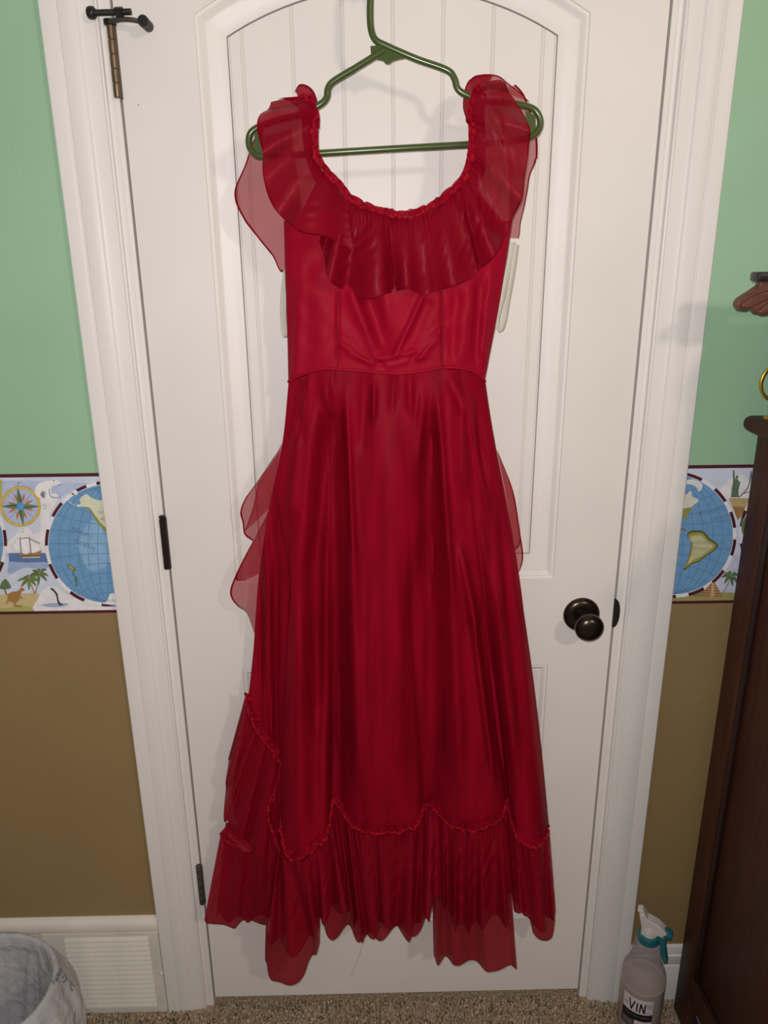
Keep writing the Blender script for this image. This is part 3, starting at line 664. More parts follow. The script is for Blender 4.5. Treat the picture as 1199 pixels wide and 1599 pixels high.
def bodice_shell(name, yc, dep, back):
    o = body(name, BL, BR, 70, yc, dep, SATIN, RB if not back else (), 150, 3, .0012, back)
    return o
# drop the lower edge onto the waist seam curve
_b = bodice_shell('bodice', (-.052, -.052), (.030, .030), False); _b['label'] = 'red satin bodice with wrinkled centre and princess seams'
for v in _b.data.vertices:
    p = proj(np.array(v.co)); t = np.clip((p[1]-500)/92, 0, 1); q = at(p[0], p[1]+float(waist(p[0]))*t, v.co.y); v.co = q
_bb = bodice_shell('bodice_back', (-.044, -.044), (.024, .024), True)
for seam in ([(527, 455), (526, 500), (527, 573)], [(690, 455), (690, 510), (691, 574)]):
    solid('princess_seam', tube(rail(seam, -.0835, 40), .0008, 6), HEM, _b)
# waist piping
WL = [(450, 596), (470, 586), (500, 576), (530, 577), (560, 579), (610, 583), (650, 581), (690, 574), (725, 576), (745, 584), (757, 595)]
wy = lambda x: -.054-.031*math.sqrt(max(0, 1-abs((x-603.5)/154)**2.4))
solid('waist_piping', tube(rail([(x, y, wy(x)) for x, y in WL], 0, 160), .0022, 8), SATIN, dress)

# skirt front: the seam above the hem ruffle weaves in depth, folds rise from it to the waist
HEMC = [(462, 1228, -.046), (447, 1240, -.062), (438, 1285, -.088), (443, 1325, -.108), (452, 1340, -.118), (468, 1343, -.124), (488, 1328, -.118), (508, 1310, -.106), (515, 1282, -.084), (519, 1250, -.056), (532, 1266, -.066), (545, 1286, -.086), (566, 1299, -.098), (602, 1302, -.103), (638, 1297, -.098), (655, 1284, -.086), (663, 1256, -.058), (676, 1262, -.064), (694, 1284, -.086), (716, 1295, -.098), (742, 1298, -.104), (766, 1290, -.098), (784, 1276, -.086), (792, 1248, -.056), (800, 1290, -.074), (812, 1315, -.090), (832, 1324, -.098), (850, 1314, -.080), (857, 1290, -.045)]
NU = 460; NV = 110
H = rail(HEMC, 0, NU)
u = np.linspace(0, 1, NU)
hx_ = proj(H)[:, 0]
# matching place on the waist for every place on the hem (monotone)
mono = np.maximum.accumulate(hx_); wpx = 452+(757-452)*np.clip((mono-424)/(857-424), 0, 1)
wpx = np.convolve(np.pad(wpx, 12, 'edge'), np.ones(25)/25, 'valid')
wyy = np.interp(wpx, [p[0] for p in WL], [p[1]+2 for p in WL])
WT = np.array([at(x, y, wy(x)+.001) for x, y in zip(wpx, wyy)])
k = 75; Hs = np.stack([np.convolve(np.pad(H[:, c], k, 'edge'), np.ones(2*k+1)/(2*k+1), 'valid') for c in range(3)], 1)
dev = H-Hs
RS = [(515, 650, 489, 880, 16, -.016), (489, 870, 500, 1150, 18, -.016), (497, 640, 470, 900, 13, .009), (541, 640, 552, 860, 5, .007), (548, 840, 562, 1200, 9, .008), (531, 660, 525, 900, 11, -.007), (584, 600, 582, 655, 4, .005), (570, 590, 566, 700, 8, -.004), (660, 620, 655, 720, 6, .005),
      (672, 660, 672, 900, 13, -.014), (672, 880, 684, 1250, 15, -.014), (684, 640, 702, 900, 6, .009), (702, 880, 716, 1200, 10, .008), (719, 620, 722, 760, 10, .007), (733, 630, 760, 800, 5, .008), (743, 660, 772, 900, 7, -.008), (719, 860, 743, 980, 6, .007), (736, 950, 770, 1210, 5, .010), (752, 960, 788, 1210, 9, -.012), (763, 790, 800, 1180, 10, .007), (775, 780, 818, 1180, 8, -.006),
      (620, 700, 640, 1150, 22, .006), (600, 650, 590, 1240, 26, .004), (640, 900, 645, 1250, 10, -.009), (525, 900, 530, 1240, 11, -.012), (470, 640, 455, 800, 9, .006), (462, 600, 470, 680, 6, -.004), (505, 595, 520, 650, 7, .005), (700, 590, 725, 640, 6, .005), (640, 590, 640, 640, 5, .004), (615, 588, 612, 640, 5, -.003), (470, 950, 470, 1320, 10, .005), (490, 950, 492, 1300, 8, -.006), (580, 950, 572, 1280, 7, .004)]
V = []
for j in range(NV):
    v = j/(NV-1); s1 = v**.92; P = WT*(1-s1)+Hs*s1+dev*(v**1.25)
    bow = math.sin(PI*v); P[:, 0] += bow*.012*(2*u-1)**3; P[:, 1] -= .010*bow*np.sin(PI*u)
    P[:, 1] -= .0013*wob(u, 41, 8, 10, 26)*math.exp(-v/.05)*(1 if v > 0 else .3)          # gathers under the waist
    P[:, 1] -= .0016*wob(u+.03*v, 47, 7, 8, 22)*bow
    q = proj(P); e0 = q[20]                                    # rolled left edge of the front panel
    tx = np.interp(e0[1], [592, 700, 770, 830, 915, 1000, 1150, 1300], [452, 442, 428, 437, 451, 447, 441, 440])
    sh = (tx-e0[0])/FPX*1.25*np.clip(1-u/.16, 0, 1)**1.5; P[:, 0] += sh*min(1, v*6)*(1-v**6); q = proj(P); h = np.zeros(NU)
    for (x0, y0, x1, y1, w, A) in RS:
        dx, dy = x1-x0, y1-y0; L2 = dx*dx+dy*dy; t = ((q[:, 0]-x0)*dx+(q[:, 1]-y0)*dy)/L2; dist = ((q[:, 0]-x0)*dy-(q[:, 1]-y0)*dx)/math.sqrt(L2)
        fade = np.clip((t+.2)/.4, 0, 1)*np.clip((1.2-t)/.4, 0, 1); fade = fade*fade*(3-2*fade); h += 2.1*A*np.exp(-(dist/(1.25*w))**2)*fade
    P[:, 1] = np.minimum(P[:, 1]-h*(1-.75*v**8), -.012)
    V.append(P)
SK = np.array(V)
sk = mesh('skirt', SK.reshape(-1, 3), grid_faces(NU, NV), SKIRT, dress, True); sk['label'] = 'red organza overskirt hanging in deep folds'
# lining just behind the skirt
LN = SK[::2, ::3].copy(); LN[:, :, 1] = np.minimum(LN[:, :, 1]+.012, -.010); LN[:, :, 0] = CX+(LN[:, :, 0]-CX)*.955-.004
kk = 13
for j in range(LN.shape[0]): LN[j, :, 1] = np.convolve(np.pad(LN[j, :, 1], kk, 'edge'), np.ones(2*kk+1)/(2*kk+1), 'valid')
LN[:, :, 1] = np.minimum(np.maximum(LN[:, :, 1]+.010, SK[::2, ::3][:, :, 1]+.009), -.006)
mesh('lining', LN.reshape(-1, 3), grid_faces(LN.shape[1], LN.shape[0]), SATIN, dress, True)
# back of the skirt, wider on the left where it hangs lower towards the door
SL = [(451, 592), (447, 640), (441, 690), (431, 740), (420, 790), (412, 840), (404, 900), (399, 960), (396, 1010), (391, 1060), (387, 1100)]
SR = [(757, 592), (764, 640), (774, 700), (788, 770), (801, 840), (812, 910), (819, 970), (823, 1030), (825, 1090), (832, 1150), (840, 1210)]
back_w = lambda s, v: .004*np.sin(2*PI*(s*5.5+.4*v))*v+.003*np.sin(2*PI*(s*11+1.1))*v
o = body('skirt_back', [p for p in SL]+[(388, 1180), (392, 1270)], SR+[(850, 1270), (855, 1300)], 90, (-.046, -.036), (.006, .010), SKIRT, [(415, 830, 425, 1200, 5, .006), (405, 900, 408, 1150, 4, -.004), (430, 860, 432, 1200, 5, -.006)], 200, 9, .001, False, back_w)
body('skirt_back_panel', [(451, 592), (440, 700), (415, 840), (404, 1000), (400, 1280), (410, 1395)], [(757, 592), (772, 700), (800, 850), (816, 1000), (835, 1280), (838, 1395)], 44, (-.030, -.024), (.004, .004), SATIN, (), 90, 5, .002, True, None)

# hem ruffles, one lobe after another
def lobe(top, bot, seed, nf, Yb, m=HEMORG, name='hem_ruffle', a1=.010, **kw):
    return strip(name, top, bot, -.09, Yb, m, nf=nf, a0=.0035, a1=a1*1.5, seed=seed, nu=220, nv=30, pucker=.0032, pf=nf*6, scal=-.0010, side=.18, wrinkle=.0016, **kw)
# under layer
lobe([(420, 1300, -.075), (460, 1318, -.085), (500, 1300, -.08)], [(414, 1470), (418, 1528), (440, 1531), (470, 1528), (484, 1505), (500, 1470)], 21, 2.0, -.092, a1=.008)
lobe([(500, 1280, -.060), (560, 1290, -.075), (620, 1290, -.075), (672, 1280, -.065)], [(498, 1440), (520, 1460), (545, 1450), (562, 1466), (585, 1464), (610, 1454), (640, 1455), (672, 1438)], 22, 4, -.080, a1=.008)
lobe([(672, 1285, -.070), (730, 1300, -.085), (790, 1290, -.080)], [(676, 1496), (690, 1503), (720, 1500), (745, 1509), (790, 1512), (808, 1510)], 23, 2.6, -.094, a1=.007)
lobe([(782, 1290, -.055), (815, 1300, -.065), (856, 1296, -.06)], [(800, 1418), (822, 1424), (836, 1468), (852, 1470), (868, 1440)], 24, 1.6, -.068, a1=.006)
# front layer
lobe([(446, 1244, -.066), (438, 1288, -.092), (444, 1328, -.112), (466, 1346, -.128), (490, 1330, -.122), (512, 1308, -.108)], [(412, 1440), (422, 1462), (440, 1478), (462, 1485), (484, 1470), (500, 1440), (516, 1420)], 31, 3.2, -.126, a1=.010)
lobe([(512, 1300, -.094), (518, 1252, -.060), (534, 1270, -.072), (547, 1289, -.091), (566, 1301, -.102), (602, 1304, -.108), (638, 1299, -.102), (655, 1286, -.090), (664, 1258, -.062)], [(508, 1425), (524, 1426), (540, 1418), (553, 1440), (566, 1462), (584, 1462), (600, 1440), (620, 1455), (645, 1452), (664, 1422)], 32, 7, -.104, a1=.010)
lobe([(664, 1256, -.062), (678, 1264, -.068), (696, 1286, -.090), (716, 1297, -.102), (742, 1300, -.109), (766, 1292, -.103), (786, 1278, -.090)], [(658, 1415), (668, 1422), (688, 1408), (706, 1438), (732, 1452), (760, 1442), (796, 1436)], 33, 5, -.118, a1=.011)
lobe([(790, 1262, -.062), (802, 1294, -.080), (814, 1318, -.095), (832, 1326, -.103), (850, 1316, -.085), (858, 1296, -.055)], [(800, 1400), (812, 1418), (826, 1440), (842, 1448), (856, 1444), (868, 1420)], 34, 2.6, -.098, a1=.007)
# left back hem ruffle with a folded corner
lobe([(344, 1303, -.040), (362, 1306, -.048), (385, 1318, -.055), (405, 1334, -.060), (425, 1325, -.062)], [(319, 1432), (334, 1447), (362, 1444), (392, 1440), (414, 1440), (432, 1448)], 35, 2.0, -.058, a1=.005)
lobe([(352, 1284, -.030), (385, 1290, -.036), (420, 1300, -.040)], [(338, 1425), (352, 1436), (380, 1434), (425, 1430)], 36, 2.4, -.044, a1=.004)
strip('folded_corner', [(357, 1286), (346, 1297), (343, 1306)], [(405, 1331), (385, 1330), (365, 1325)], -.050, -.064, ORG, nf=1, a1=.002, seed=4, nu=50, nv=20)
# gathered seams over the lobes
shirr([(x, y-1, Y-.006) for x, y, Y in HEMC[1:10]], 0, .0036, 1)
shirr([(x, y-1, Y-.006) for x, y, Y in HEMC[9:17]], 0, .0034, 2)
shirr([(x, y-1, Y-.006) for x, y, Y in HEMC[16:24]], 0, .0034, 3)
shirr([(x, y-1, Y-.006) for x, y, Y in HEMC[23:]], 0, .0034, 4)
shirr([(344, 1302, -.045), (362, 1305, -.053), (385, 1317, -.060), (404, 1332, -.066)], 0, .0028, 5)
def frill(path, up, Y, seed, nf, m=SKIRT, amp=.0035, name='seam_frill'):
    """short standing frill above a gathered seam"""
    P = np.array([(p[0], p[1]) for p in path], float); T = np.gradient(P, axis=0); T /= np.linalg.norm(T, axis=1)[:, None]; N = np.stack([T[:, 1], -T[:, 0]], 1)
    Ys = [p[2] if len(p) > 2 else Y for p in path]; rs = np.random.RandomState(seed)
    top = [(p[0], p[1], y) for p, y in zip(P, Ys)]; bot = [(p[0]+n_[0]*up, p[1]+n_[1]*up, y-.001) for p, n_, y in zip(P, N, Ys)]
    return strip(name, top, bot, Y, Y, m, nf=nf, a0=amp*.5, a1=amp, seed=seed, nu=int(nf*16), nv=6, pucker=.0, hem=0, side=1.0, scal=.0016, irregular=True)
frill([(x, y-2, Y-.004) for x, y, Y in HEMC[1:10]], 10, 0, 61, 15, SKIRT, .0048); frill([(x, y-2, Y-.004) for x, y, Y in HEMC[9:17]], 10, 0, 62, 18, SKIRT, .0048); frill([(x, y-2, Y-.004) for x, y, Y in HEMC[16:24]], 10, 0, 63, 17, SKIRT, .0048); frill([(x, y-2, Y-.004) for x, y, Y in HEMC[23:]], 10, 0, 64, 11, SKIRT, .0048)

# left cascade: slanting gathered seam with its ruffle
CS = [(384, 1082, -.050), (386, 1105, -.054), (396, 1130, -.060), (408, 1152, -.066), (424, 1172, -.070), (440, 1196, -.066)]
strip('cascade_ruffle', CS, [(357, 1180, -.052), (350, 1262, -.054), (357, 1288, -.058), (385, 1312, -.062), (410, 1330, -.066), (438, 1322, -.066)], 0, 0, HEMORG, nf=4, a0=.003, a1=.009, seed=71, nu=180, nv=34, pucker=.0022, pf=30, endhem=True)
strip('cascade_ruffle', [(386, 1098, -.044), (405, 1150, -.052), (440, 1190, -.055)], [(360, 1240, -.040), (376, 1295, -.046), (436, 1316, -.052)], 0, 0, HEMORG, nf=3, a0=.002, a1=.005, seed=72, nu=120, nv=26)
strip('cascade_ruffle', [(420, 1180, -.064), (432, 1196, -.066), (446, 1206, -.060)], [(392, 1330, -.072), (415, 1345, -.076), (444, 1345, -.080)], 0, 0, HEMORG, nf=2.4, a0=.002, a1=.006, seed=73, nu=100, nv=26)
shirr([(x, y, Y-.006) for x, y, Y in CS], 0, .0034, 7); shirr([(424, 1240, -.075), (418, 1275, -.078), (428, 1305, -.090), (436, 1330, -.105)], 0, .0034, 8); shirr([(438, 1196, -.068), (432, 1225, -.072), (426, 1250, -.078)], 0, .0026, 9)
frill([(x, y-1, Y-.004) for x, y, Y in CS], 9, 0, 65, 12, SKIRT, .0045)
# side flounces of the overskirt, single sheer layer
strip('side_flounce', [(441, 690), (433, 730), (426, 770), (420, 806)], [(436, 700), (406, 746), (384, 776), (375, 800), (378, 818), (381, 834), (392, 842)], -.046, -.040, SHEER, nf=1.2, a0=.001, a1=.006, seed=81, nu=110, nv=22, belly=.004, pucker=.001)
strip('side_flounce', [(438, 700), (430, 745), (424, 790)], [(424, 722), (404, 752), (396, 790), (381, 832)], -.050, -.048, SHEER, nf=1, a0=.001, a1=.004, seed=82, nu=90, nv=18, pucker=.001)
strip('side_flounce', [(424, 785), (414, 838), (406, 890), (400, 950), (398, 988)], [(414, 810), (388, 858), (366, 902), (360, 925), (370, 944), (386, 962), (397, 984)], -.044, -.042, SHEER, nf=1.6, a0=.001, a1=.006, seed=83, nu=130, nv=24, belly=.004, pucker=.001)
strip('side_flounce', [(424, 785), (414, 835), (404, 896)], [(416, 806), (388, 860), (368, 902), (384, 908)], -.048, -.050, SHEER, nf=1, a0=.001, a1=.004, seed=84, nu=90, nv=18, pucker=.001)
strip('side_flounce', [(776, 702), (788, 762), (800, 838), (807, 896)], [(778, 706), (800, 765), (812, 830), (817, 868), (812, 888), (806, 896)], -.040, -.036, SHEER, nf=1, a0=.001, a1=.003, seed=85, nu=110, nv=16, pucker=.0005)
strip('side_flounce', [(774, 700), (786, 760), (800, 838)], [(780, 712), (800, 766), (812, 840), (802, 862)], -.043, -.042, SHEER, nf=1, a0=.001, a1=.003, seed=86, nu=90, nv=14, pucker=.0005)

# neckline flounce: front lobes, sheer back lobes, frill and shirring
strip('back_flounce', [(455, 200), (462, 260), (470, 320), (462, 365)], [(400, 212), (384, 250), (366, 300), (380, 340), (402, 372), (425, 400), (441, 424), (455, 380)], -.048, -.042, SHEER, nf=1.2, a0=.002, a1=0.012, seed=91, nu=130, nv=24, pucker=0.0012, wrinkle=0.003)
strip('shoulder_flounce', [(476, 150), (492, 178), (491, 235), (500, 262), (522, 282), (538, 302)], [(424, 152), (404, 196), (408, 240), (414, 285), (428, 326), (468, 360), (512, 370), (547, 389)], -.082, -.112, ORG, nf=2.2, a0=0.003, a1=0.016, seed=92, nu=190, nv=34, pucker=0.0022, belly=.006, wrinkle=0.0012, endhem=True, side=0.25)
strip('shoulder_flounce', [(470, 150), (482, 180), (484, 235), (496, 265)], [(432, 156), (444, 152), (462, 151), (488, 152)], -.074, -.072, ORG, nf=1.5, a0=.001, a1=.003, seed=94, nu=90, nv=18)
strip('shoulder_flounce', [(462, 142), (470, 165), (484, 190), (492, 225), (492, 250)], [(456, 146), (470, 132), (488, 140), (496, 165), (497, 205), (496, 250)], -.064, -.058, ORG, nf=2.0, a0=.002, a1=.005, seed=93, nu=110, nv=18)
strip('neck_flounce', [(522, 284), (540, 312), (570, 326), (612, 338)], [(498, 372), (506, 405), (514, 436), (540, 455), (572, 466), (608, 455), (628, 440)], -.082, -.094, ORG, nf=2.0, a0=0.003, a1=0.015, seed=95, nu=190, nv=34, pucker=0.0022, pf=24, belly=.006, wrinkle=0.0012, endhem=True, side=0.25)
strip('neck_flounce', [(540, 312), (575, 328), (625, 338)], [(560, 462), (605, 458), (642, 448), (656, 450)], -.078, -.088, ORG, nf=1.5, a0=.002, a1=0.01, seed=96, nu=150, nv=28, pucker=0.0012, pf=20, belly=.004, wrinkle=0.0004)
strip('neck_flounce', [(606, 338), (645, 338), (680, 322), (706, 300), (722, 285)], [(612, 436), (634, 448), (660, 461), (678, 456), (700, 448), (724, 440), (744, 428), (746, 400)], -.084, -.100, ORG, nf=1.8, a0=0.003, a1=0.016, seed=97, nu=190, nv=34, pucker=0.0022, pf=24, belly=.008, wrinkle=0.0012, endhem=True, side=0.25)
strip('shoulder_flounce', [(706, 300), (724, 282), (735, 250), (738, 215), (736, 180), (742, 148), (752, 132)], [(742, 428), (765, 405), (792, 366), (808, 322), (818, 285), (826, 240), (822, 190), (810, 152), (776, 122)], -.086, -.102, ORG, nf=2.6, a0=0.003, a1=0.015, seed=98, nu=220, nv=34, pucker=0.0022, pf=26, belly=.008, wrinkle=0.0012, endhem=True, side=0.25)
strip('back_flounce', [(752, 150), (775, 180), (790, 240), (795, 320), (792, 372)], [(800, 128), (822, 150), (832, 190), (840, 235), (838, 250), (826, 275), (822, 300), (818, 330), (812, 360), (806, 378)], -.052, -.044, SHEER, nf=1.6, a0=.002, a1=0.011, seed=99, nu=150, nv=24, pucker=0.0012, wrinkle=0.003)
strip('shoulder_flounce', [(742, 205), (738, 175), (742, 155), (756, 142)], [(728, 192), (723, 165), (728, 132), (745, 118), (772, 117)], -.066, -.060, ORG, nf=2.0, a0=.002, a1=.004, seed=100, nu=120, nv=16)
strip('shoulder_flounce', [(745, 160), (756, 142), (770, 138)], [(730, 128), (745, 117), (775, 118), (805, 138), (824, 158)], -.060, -.050, SHEER, nf=1.4, a0=.002, a1=.004, seed=101, nu=120, nv=18)
strip('sleeve_band', [(466, 145), (470, 180), (474, 230), (485, 270), (500, 300)], [(488, 145), (494, 180), (494, 230), (502, 264), (530, 292)], -.070, -.072, SATIN, nf=3, a0=.002, a1=.002, seed=102, nu=100, nv=14, hem=0)
strip('sleeve_band', [(738, 140), (734, 180), (736, 225), (730, 262), (708, 296)], [(760, 145), (756, 180), (758, 225), (756, 270), (736, 310)], -.070, -.072, SATIN, nf=3, a0=.002, a1=.002, seed=103, nu=100, nv=14, hem=0)
strip('neck_band', [(500, 268), (535, 305), (575, 328), (620, 340), (660, 336), (695, 312), (728, 275)], [(460, 350), (520, 372), (570, 380), (620, 384), (670, 380), (720, 368), (790, 350)], -.074, -.072, SATIN, nf=8, a0=.002, a1=.003, seed=104, nu=200, nv=18, hem=0)
NK = [(474, 148, -.074), (490, 178, -.082), (489, 212, -.084), (491, 240, -.086), (503, 264, -.088), (524, 286, -.088), (542, 308, -.089), (572, 325, -.090), (612, 336, -.091), (648, 336, -.091), (684, 318, -.090), (708, 298, -.089), (726, 278, -.088), (736, 248, -.088), (739, 212, -.086), (737, 180, -.084), (743, 150, -.078), (756, 132, -.072)]
shirr(NK, 0, .0040, 11)
frill(NK[::-1], -8, 0, 66, 34, SKIRT, .0045, 'neck_frill')
for P, sd in (([(536, 306), (548, 309), (560, 320)], 1), ([(602, 334), (612, 329), (620, 336)], 2), ([(626, 338), (640, 330), (654, 335)], 3), ([(682, 318), (690, 311), (698, 309)], 4), ([(702, 302), (712, 293), (718, 284)], 5)):
    strip('neck_frill', [(x, y+4) for x, y in P], [(P[0][0]+2, P[0][1]-2), (P[1][0], P[1][1]-4), (P[2][0]-1, P[2][1]-3)], -.090, -.088, SHEER, nf=1, a0=.001, a1=.002, seed=sd, nu=30, nv=8, hem=.0012, pucker=0)
# ivory hanging loops
def loop(name, A, B, Y, w, label):
    P = list(A)+list(B)[::-1]
    o = solid(name, tube(rail(P, Y, 80), .0016, 8, flat=(w, .5)), RIBBON, dress); o['label'] = label
loop('hanging_loop', [(446, 420), (441, 455), (440, 490), (442, 518), (445, 525)], [(449, 425), (445, 460), (444, 490), (446, 515), (446, 522)], -.040, 1.6, 'thin ivory ribbon loop on the side of the bodice')
loop('hanging_loop', [(801, 378), (793, 420), (784, 465), (776, 500), (779, 514)], [(806, 382), (800, 425), (793, 465), (787, 500), (782, 514)], -.042, 2.3, 'wide ivory ribbon loop on the side of the bodice')

# ------------------------------------------------------------------ dresser
DX = .956; DB = -.030; DF = -.520; DXR = 1.75; DT = 1.222
drs = empty('dresser', (1.35, -.27, 0)); tag(drs, 'tall dark cherry wood dresser standing by the door casing', 'dresser')
def dbox(n_, *q, m=WOOD, b=.002): return box(n_, *q, m, drs, b)
dbox('stile', DX, DX+.022, DB-.055, DB, 0, DT); dbox('stile', DX, DX+.022, DF, DF+.055, 0, DT)
dbox('rail', DX+.001, DX+.022, DF+.055, DB-.055, DT-.06, DT); dbox('rail', DX+.001, DX+.022, DF+.055, DB-.055, .089, .144)
dbox('side_panel', DX+.010, DX+.020, DF+.05, DB-.05, .132, DT-.05, m=WOOD)
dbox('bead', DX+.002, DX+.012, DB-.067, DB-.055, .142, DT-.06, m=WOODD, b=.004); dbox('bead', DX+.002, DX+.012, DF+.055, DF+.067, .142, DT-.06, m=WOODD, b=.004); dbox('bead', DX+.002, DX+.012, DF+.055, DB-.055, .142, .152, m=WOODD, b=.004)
dbox('back_panel', DX+.020, DXR, DB-.008, DB, .094, DT); dbox('bottom_board', DX+.020, DXR, DF+.02, DB-.008, .094, .110)
dbox('side_panel', DXR-.022, DXR, DF, DB, 0, DT)
for k in range(5):
    z0 = .075+k*.228; d_ = box('drawer_front', DX+.026, DXR-.026, DF-.004, DF+.016, z0, z0+.222, WOOD, drs, .004)
    for xx in (1.16, 1.55): solid('knob', lathe([(.006, 0), (.006, -.010), (.014, -.016), (.015, -.022), (.010, -.028), (0, -.029)], 16, 'y', (xx, DF-.004, z0+.111)), BRONZE, d_)
bm = bmesh.new(); add_box(bm, DX-.021, DXR+.021, DF-.022, DB+.008, DT, DT+.027)
es = [e for e in bm.edges if abs((e.verts[0].co-e.verts[1].co).z) < 1e-6]
bmesh.ops.bevel(bm, geom=es, offset=.0115, segments=5, affect='EDGES', profile=.5)
bm_obj('top', bm, WOOD, drs, True)
# wooden wall bracket shelf above the dresser
shl = empty('wall_shelf', (1.2, -.09, 1.47)); tag(shl, 'carved brown wooden wall shelf with black top above the dresser', 'shelf')
tp = at(1176, 427, -.15)
bm = bmesh.new(); add_box(bm, tp[0]+.001, 1.62, -.165, -.138, tp[2]-.010, tp[2]+.002, .003); add_box(bm, 1.0, 1.62, -.139, -.0005, tp[2]-.009, tp[2]+.0015); bm_obj('shelf_top', bm, BLKTOP, shl, True)
out = [(1181, 437), (1184, 444), (1172, 453), (1158, 462), (1150, 468), (1147, 477), (1151, 483), (1160, 484), (1170, 481), (1176, 488), (1184, 489), (1199, 484), (1230, 480), (1260, 470), (1262, 437)]
def slabp(nm, P, ya, yb, m, par):
    n = len(P); C = catmull(P+[P[0]], n*4)[:-1]; n = len(C)
    A = [at(x, y, -.15) for x, y in C]; V = [(p[0], ya, p[2]) for p in A]+[(p[0], yb, p[2]) for p in A]
    o = fix(mesh(nm, V, [tuple(range(n)), tuple(range(n, 2*n))[::-1]]+[(i, (i+1) % n, n+(i+1) % n, n+i) for i in range(n)], m, par, True))
    md = o.modifiers.new('b', 'BEVEL'); md.width = .005; md.segments = 3; md.limit_method = 'ANGLE'; md.angle_limit = math.radians(50)
    return o
slabp('carved_wing', out, -.156, -.142, BROWN, shl); slabp('carved_feather', [(1176, 487), (1199, 470), (1240, 462), (1250, 480), (1199, 489), (1184, 491)], -.160, -.150, BROWN, shl); slabp('carved_feather', [(1152, 475), (1170, 463), (1199, 452), (1230, 450), (1230, 462), (1199, 466), (1172, 478), (1156, 482)], -.160, -.150, BROWN, shl)
box('bracket', 1.02, 1.06, -.150, -.0005, 1.36, tp[2]-.013, BROWN, shl, .006); box('bracket', 1.50, 1.54, -.150, -.0005, 1.36, tp[2]-.013, BROWN, shl, .006)
box('apron', 1.0, 1.56, -.125, -.10, 1.40, tp[2]-.013, BROWN, shl, .004)
# brass ring standing on the dresser
rc = at(1212, 597, -.060); ZD = DT+.027
rg = empty('brass_ring_ornament', (rc[0], -.060, ZD)); tag(rg, 'yellow brass ring ornament standing on the dresser top', 'ornament')
solid('ring', tube([(rc[0]+.0235*math.cos(t), -.060, rc[2]+.0262*math.sin(t)) for t in np.linspace(0, 2*PI, 48, endpoint=False)], .0026, 10, True), GOLD, rg)
solid('foot', lathe([(.011, ZD), (.011, ZD+.003), (.005, ZD+.006), (.004, ZD+.010), (.0035, rc[2]-.0255)], 24, 'z', (rc[0], -.060, 0)), GOLD, rg)
chest = empty('shadow_chest', (1.25, -.22, ZD)); tag(chest, 'unseen added wooden chest standing on the dresser below the shelf', 'chest')  # added out of view to block the lamp and shade the wall
box('shadow_chest_body', .930, 1.55, -.31, -.125, ZD, ZD+.140, WOOD, chest, .004); box('shadow_chest_lid', .925, 1.555, -.315, -.120, ZD+.141, ZD+.190, WOOD, chest, .010); box('clasp', 1.24, 1.27, -.3175, -.315, ZD+.12, ZD+.160, GOLD, chest)
# little printed packet under the dresser
pk = at(1092, 1594, -.135)
pkt = box('candy_packet', .982, 1.020, -.118, -.050, .0, .044, PACK, None, .008, 3)
box('printed_patch', .9812, .982, -.104, -.078, .008, .030, mat('purple_ink', (.06, .04, .14), .4), pkt); tag(pkt, 'small white and purple printed packet on the floor under the dresser', 'packet')

# ------------------------------------------------------------------ spray bottle
SX, SY = .870, -.0625; sb = empty('spray_bottle', (SX, SY, 0)); tag(sb, 'cloudy plastic spray bottle with teal trigger and handwritten label', 'spray bottle')
prof = [(.0, .002), (.036, .0015), (.0405, .004), (.0425, .010), (.0425, .126), (.0420, .136), (.0398, .147), (.0355, .158), (.0312, .166)]
for k in range(9): prof += [(.0300-.00062*k, .1680+.0048*k), (.0287-.00062*k, .1704+.0048*k)]
prof += [(.0240, .2125), (.0232, .2165), (.0170, .2190), (.0165, .2320)]
bt = solid('bottle', lathe(prof, 56, 'z', (SX, SY, 0)), BOTTLE, sb)
solid('liquid', lathe([(.0, .004), (.039, .0045), (.0412, .010), (.0412, .1215), (.0, .122)], 48, 'z', (SX, SY, 0)), LIQ, bt)
solid('bubble_line', tube([(SX+.0414*math.cos(t), SY+.0414*math.sin(t), .1222+.0006*math.sin(7*t)) for t in np.linspace(0, 2*PI, 72, endpoint=False)], .0011, 6, True), LABELW, bt)
BOTTLE.node_tree.nodes['Principled BSDF'].inputs['Coat Weight'].default_value = .8
BOTTLE.node_tree.nodes['Principled BSDF'].inputs['Coat Roughness'].default_value = .12
col = []
for k in range(60):
    t = 2*PI*k/60
    col.append(t)
V = []; F = []
for z, r in ((.2205, .0195), (.2215, .0205), (.2355, .0200), (.2375, .0175)):
    for k, t in enumerate(col): rr = r*(1+.018*(k % 2)); V.append((SX+rr*math.cos(t), SY+rr*math.sin(t), z))
for i in range(3):
    for k in range(60): F.append((i*60+k, i*60+(k+1) % 60, (i+1)*60+(k+1) % 60, (i+1)*60+k))
F += [tuple(range(60))[::-1], tuple(range(180, 240))]
fix(mesh('collar', V, F, TEAL, sb, True))
